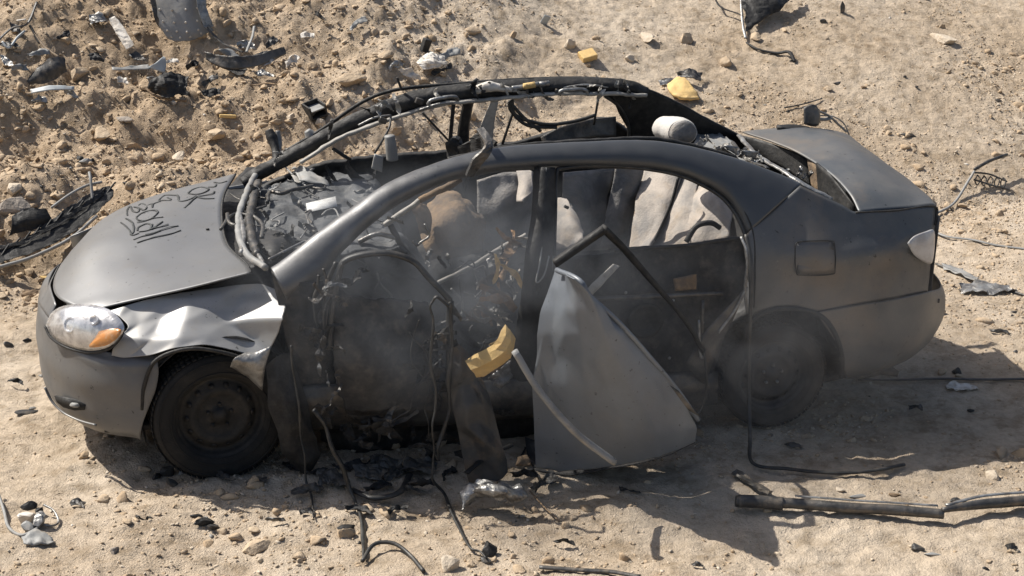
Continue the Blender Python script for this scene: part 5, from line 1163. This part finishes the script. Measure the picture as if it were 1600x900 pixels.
frag('slope_chip', 'short dark upright stick at the top edge right of the dark sheet', 'stick', [(1316, 20, .03, .4, 2.6, (0, 0, 10), CHIPM)])
frag('slope_chip', 'blackish scrap on the slope just left of the dark sheet', 'chip', [(1238, 96, .03, .6, .5, (0, 0, 10), BLACK)])
gtube('thin_stick', 'thin brown stick lying behind the boot bracket', 'stick', [(1225, 172), (1255, 166), (1284, 158)], .006, CHIPM, .015)
# torn silver metal and black strips under the door
r_ = root('torn_metal_piece', 'crumpled silver metal piece on sunlit sand under the torn front door', 'scrap', 770, 790)
child(gsheet('metal', 'x', 'x', [[(722, 770, .06), (745, 764, .07), (780, 766, .08), (818, 774, .05)], [(724, 785, .03), (750, 775, .08), (785, 778, .09), (822, 786, .04)], [(722, 806), (740, 788), (784, 790, .04), (815, 794)]], BAREM, .03, .02, 14, 16, 26, .004, .015), r_)
child(gtube('dark_rim', 'x', 'x', [(728, 768, .06), (755, 752, .08), (785, 742, .1), (798, 736, .1)], .014, BLACK, .03, flat=.5), r_)
gtube('fallen_seal', 'curved black seal on the ground in shade under the cabin', 'seal', [(550, 772), (585, 785), (625, 775), (640, 748)], .016, RUBBER, .02, flat=.7)
gtube('fallen_cable', 'black cable curling on the sand at the bottom below the front door', 'cable', [(566, 882), (585, 862, .02), (615, 860, .02), (640, 872), (662, 898)], .009, RUBBER, .012)
for k, (a, b, s, t_) in enumerate([(575, 745, .06, 'crumpled black sheet in shade nearest the front tyre'), (600, 730, .07, 'crumpled black sheet standing highest in the shade under the cabin'), (520, 755, .05, 'small black crumpled sheet left of the curved seal'), (655, 735, .05, 'charred crumpled sheet beside the long hanging seal')]):
    gsheet('charred_sheet', t_, 'sheet', [[(a-22, b-10, s*.7), (a, b-12, s*.6), (a+26, b-6, s*.3)], [(a-24, b+8), (a+4, b+10, .01), (a+22, b+12)]], CHIPM, .02, .02, 14, 14, 16, .005, .03, seed=k)
gsheet('foam_scrap', 'brown foam scrap at the lower left corner of the hanging door skin', 'foam', [[(808, 722, .03), (825, 718, .03)], [(806, 734), (828, 735)]], FOAMB, .02, .02, 22, 10, 10, .01)
gtube('thin_wire', 'thin brown wire lying on sunlit sand below the torn silver metal', 'wire', [(828, 770), (850, 795), (874, 818)], .004, FOAMB, .008)
rs = random.Random(8)
SPOT = [(25, 50), (60, 88), (10, 100), (150, 95), (190, 130), (330, 130), (360, 90), (410, 120), (300, 105), (270, 100), (215, 95), (240, 130), (60, 160), (100, 60), (480, 60), (500, 30), (560, 40), (620, 105), (690, 112), (640, 120), (15, 75), (30, 110), (110, 150), (330, 150), (455, 100), (425, 70), (700, 90), (385, 75)]
KINDS = [('charred black', CHIPM), ('pale grey', GREYPL), ('bright bare', BAREM), ('black', BLACK), ('whitish', WHITE)]
AT = ['far left end of the upper slope', 'foot of the curved dark shell', 'left edge of the picture', 'lower end of the whitish board', 'left of the triangular shard', 'underside of the long grey strips', 'corner of the perforated plate', 'right part of the long grey strips',
 'base of the perforated plate', 'left corner of the perforated plate', 'foot of the whitish board', 'top of the black crumpled cover', 'front of the shallow curved strip', 'tip of the wooden stick', 'upper slope right of the perforated plate', 'top edge right of the perforated plate', 'upper slope left of the charred block', 'left of the crumpled white bag', 'right of the crumpled white bag', 'foot of the crumpled white bag', 'tangle at the top left edge', 'gap left of the dark shell', 'right end of the shallow curved strip', 'thin bent strip below the grey strips', 'right tip of the long grey strips', 'slope above the long grey strips', 'charred block beside the white bag', 'middle of the long grey strips']
for k, (a, b) in enumerate(SPOT):
    kn, m_ = KINDS[k % 5]; w_ = rs.uniform(9, 19); h_ = rs.uniform(5, 10); t_ = rs.uniform(-9, 9)
    gsheet('torn_scrap', kn+' torn scrap lying by the '+AT[k], 'scrap', [[(a-w_, b-h_*.4+t_, rs.uniform(0, .04)), (a, b-h_, rs.uniform(0, .05)), (a+w_*.8, b-h_*.5-t_)], [(a-w_*.7, b+h_*.5+t_), (a+rs.uniform(-4, 4), b+h_*.4), (a+w_, b+h_*.4-t_*.6)]], m_, .014, .02, 18, 8, 12, .004, .02, seed=k+10, group='torn scraps on the slope')
FG = [(120, 790, 'left of the black casing'), (225, 815, 'between the white mechanism and black casing'), (430, 815, 'just outside the front wheel shade'), (480, 805, 'at the edge of the shade under the front door'), (880, 850, 'on sunlit sand above the bottom black strip'), (1090, 890, 'near the bottom edge under the long pole end'), (640, 770, 'in the shade under the torn front door'), (985, 775, 'in the shade under the door skin'), (1240, 700, 'in the shade below the rear wheel'), (1430, 640, 'in the rear shade below the black strip'), (25, 600, 'at the left edge below the bumper corner'), (1560, 520, 'right of the rear shade'), (1580, 860, 'at the right edge under the pole')]
for k, (a, b, t) in enumerate(FG):
    w_ = rs.uniform(8, 18); h_ = rs.uniform(3, 7)
    gsheet('torn_scrap', 'small dark torn scrap '+t, 'scrap', [[(a-w_, b-h_*.4), (a, b-h_, .02), (a+w_*.8, b-h_*.2)], [(a-w_*.7, b+h_*.5), (a, b+h_*.3), (a+w_, b+h_)]], [CHIPM, BLACK, DARKMETAL][k % 3], .01, .014, 20, 8, 12, .003, .014, seed=k+70, group='torn scraps near the car')
CL = [(455, 735), (500, 745), (545, 735), (590, 765), (625, 742), (660, 760), (700, 745), (480, 770), (560, 800), (620, 800), (400, 760), (350, 752), (820, 745), (850, 760)]
WH = ['near the lower tip of the black liner', 'right of the black liner tip', 'left of the crumpled black sheets', 'inside the curved black seal', 'at the upper end of the curved seal', 'under the torn front door', 'left of the torn hanging sheet foot', 'below the black liner tip', 'under the curved seal', 'between the curved seal and the long hanging seal', 'right below the front tyre', 'straight under the front tyre', 'at the foot of the hanging door skin', 'just under the left corner of the door skin']
for k, (a, b) in enumerate(CL):
    w_ = rs.uniform(12, 26); h_ = rs.uniform(5, 11); t_ = rs.uniform(-8, 8)
    gsheet('charred_scrap', 'charred scrap in the shade '+WH[k], 'scrap', [[(a-w_, b-h_*.4+t_, rs.uniform(0, .05)), (a, b-h_, rs.uniform(0, .05)), (a+w_*.8, b-h_*.2-t_)], [(a-w_*.7, b+h_*.5+t_), (a+rs.uniform(-6, 6), b+h_*.3), (a+w_, b+h_*.6-t_)]], [BLACK, CHIPM, CHAR][k % 3], .012, .02, 16, 10, 14, .004, .022, seed=k+170, group='charred scraps under the car')
# ================================================================== smoke drifting out of the cabin
def smoke(name, c, s, dens, col, label, seed):
    v, f = ICO3
    vs = [Vector((p[0]*s[0], p[1]*s[1], p[2]*s[2])) for p in v]
    m = bpy.data.materials.new(name+'_volume'); m.use_nodes = True; nt = m.node_tree; n = nt.nodes; l = nt.links; n.clear()
    o_ = n.new('ShaderNodeOutputMaterial'); pv = n.new('ShaderNodeVolumePrincipled'); pv.inputs['Color'].default_value = (*col, 1); pv.inputs['Anisotropy'].default_value = .1
    tc = n.new('ShaderNodeTexCoord'); mp = n.new('ShaderNodeVectorMath'); mp.operation = 'MULTIPLY'; mp.inputs[1].default_value = (1/s[0], 1/s[1], 1/s[2])
    l.new(tc.outputs['Object'], mp.inputs[0])
    ln = n.new('ShaderNodeVectorMath'); ln.operation = 'LENGTH'; l.new(mp.outputs[0], ln.inputs[0])
    mr = n.new('ShaderNodeMapRange'); mr.inputs['From Min'].default_value = .95; mr.inputs['From Max'].default_value = .1; mr.inputs['To Min'].default_value = 0; mr.inputs['To Max'].default_value = 1
    l.new(ln.outputs['Value'], mr.inputs['Value'])
    nz = n.new('ShaderNodeTexNoise'); nz.inputs['Scale'].default_value = 3.2; nz.inputs['Detail'].default_value = 3; nz.inputs['Distortion'].default_value = 1.
    l.new(tc.outputs['Object'], nz.inputs['Vector'])
    r2 = n.new('ShaderNodeMapRange'); r2.inputs['From Min'].default_value = .38; r2.inputs['From Max'].default_value = .68; l.new(nz.outputs['Fac'], r2.inputs['Value'])
    ml = n.new('ShaderNodeMath'); ml.operation = 'MULTIPLY'; l.new(mr.outputs[0], ml.inputs[0]); l.new(r2.outputs[0], ml.inputs[1])
    m2 = n.new('ShaderNodeMath'); m2.operation = 'MULTIPLY'; m2.inputs[1].default_value = dens; l.new(ml.outputs[0], m2.inputs[0])
    l.new(m2.outputs[0], pv.inputs['Density']); l.new(pv.outputs[0], o_.inputs['Volume'])
    o = link(name, vs, [tuple(int(i) for i in t) for t in f], m); o.location = c
    return tag(o, label, 'smoke', None, 'stuff')
smoke('smoke', (2.35, -.95, .55), (1.15, .75, .72), 1.0, (.34, .35, .37), 'thin grey smoke drifting past the rear door and rear wheel', 1)
smoke('smoke', (3.0, -1.05, .50), (1.35, .62, .55), .5, (.42, .39, .36), 'faint dusty smoke hanging over the shade behind the rear wheel', 3)
smoke('smoke', (1.05, -.70, .80), (1.2, .85, .65), 3.0, (.36, .38, .41), 'thin pale smoke inside the front of the cabin', 2)
SC.cycles.volume_step_rate = 2.5
SC.cycles.volume_max_steps = 128
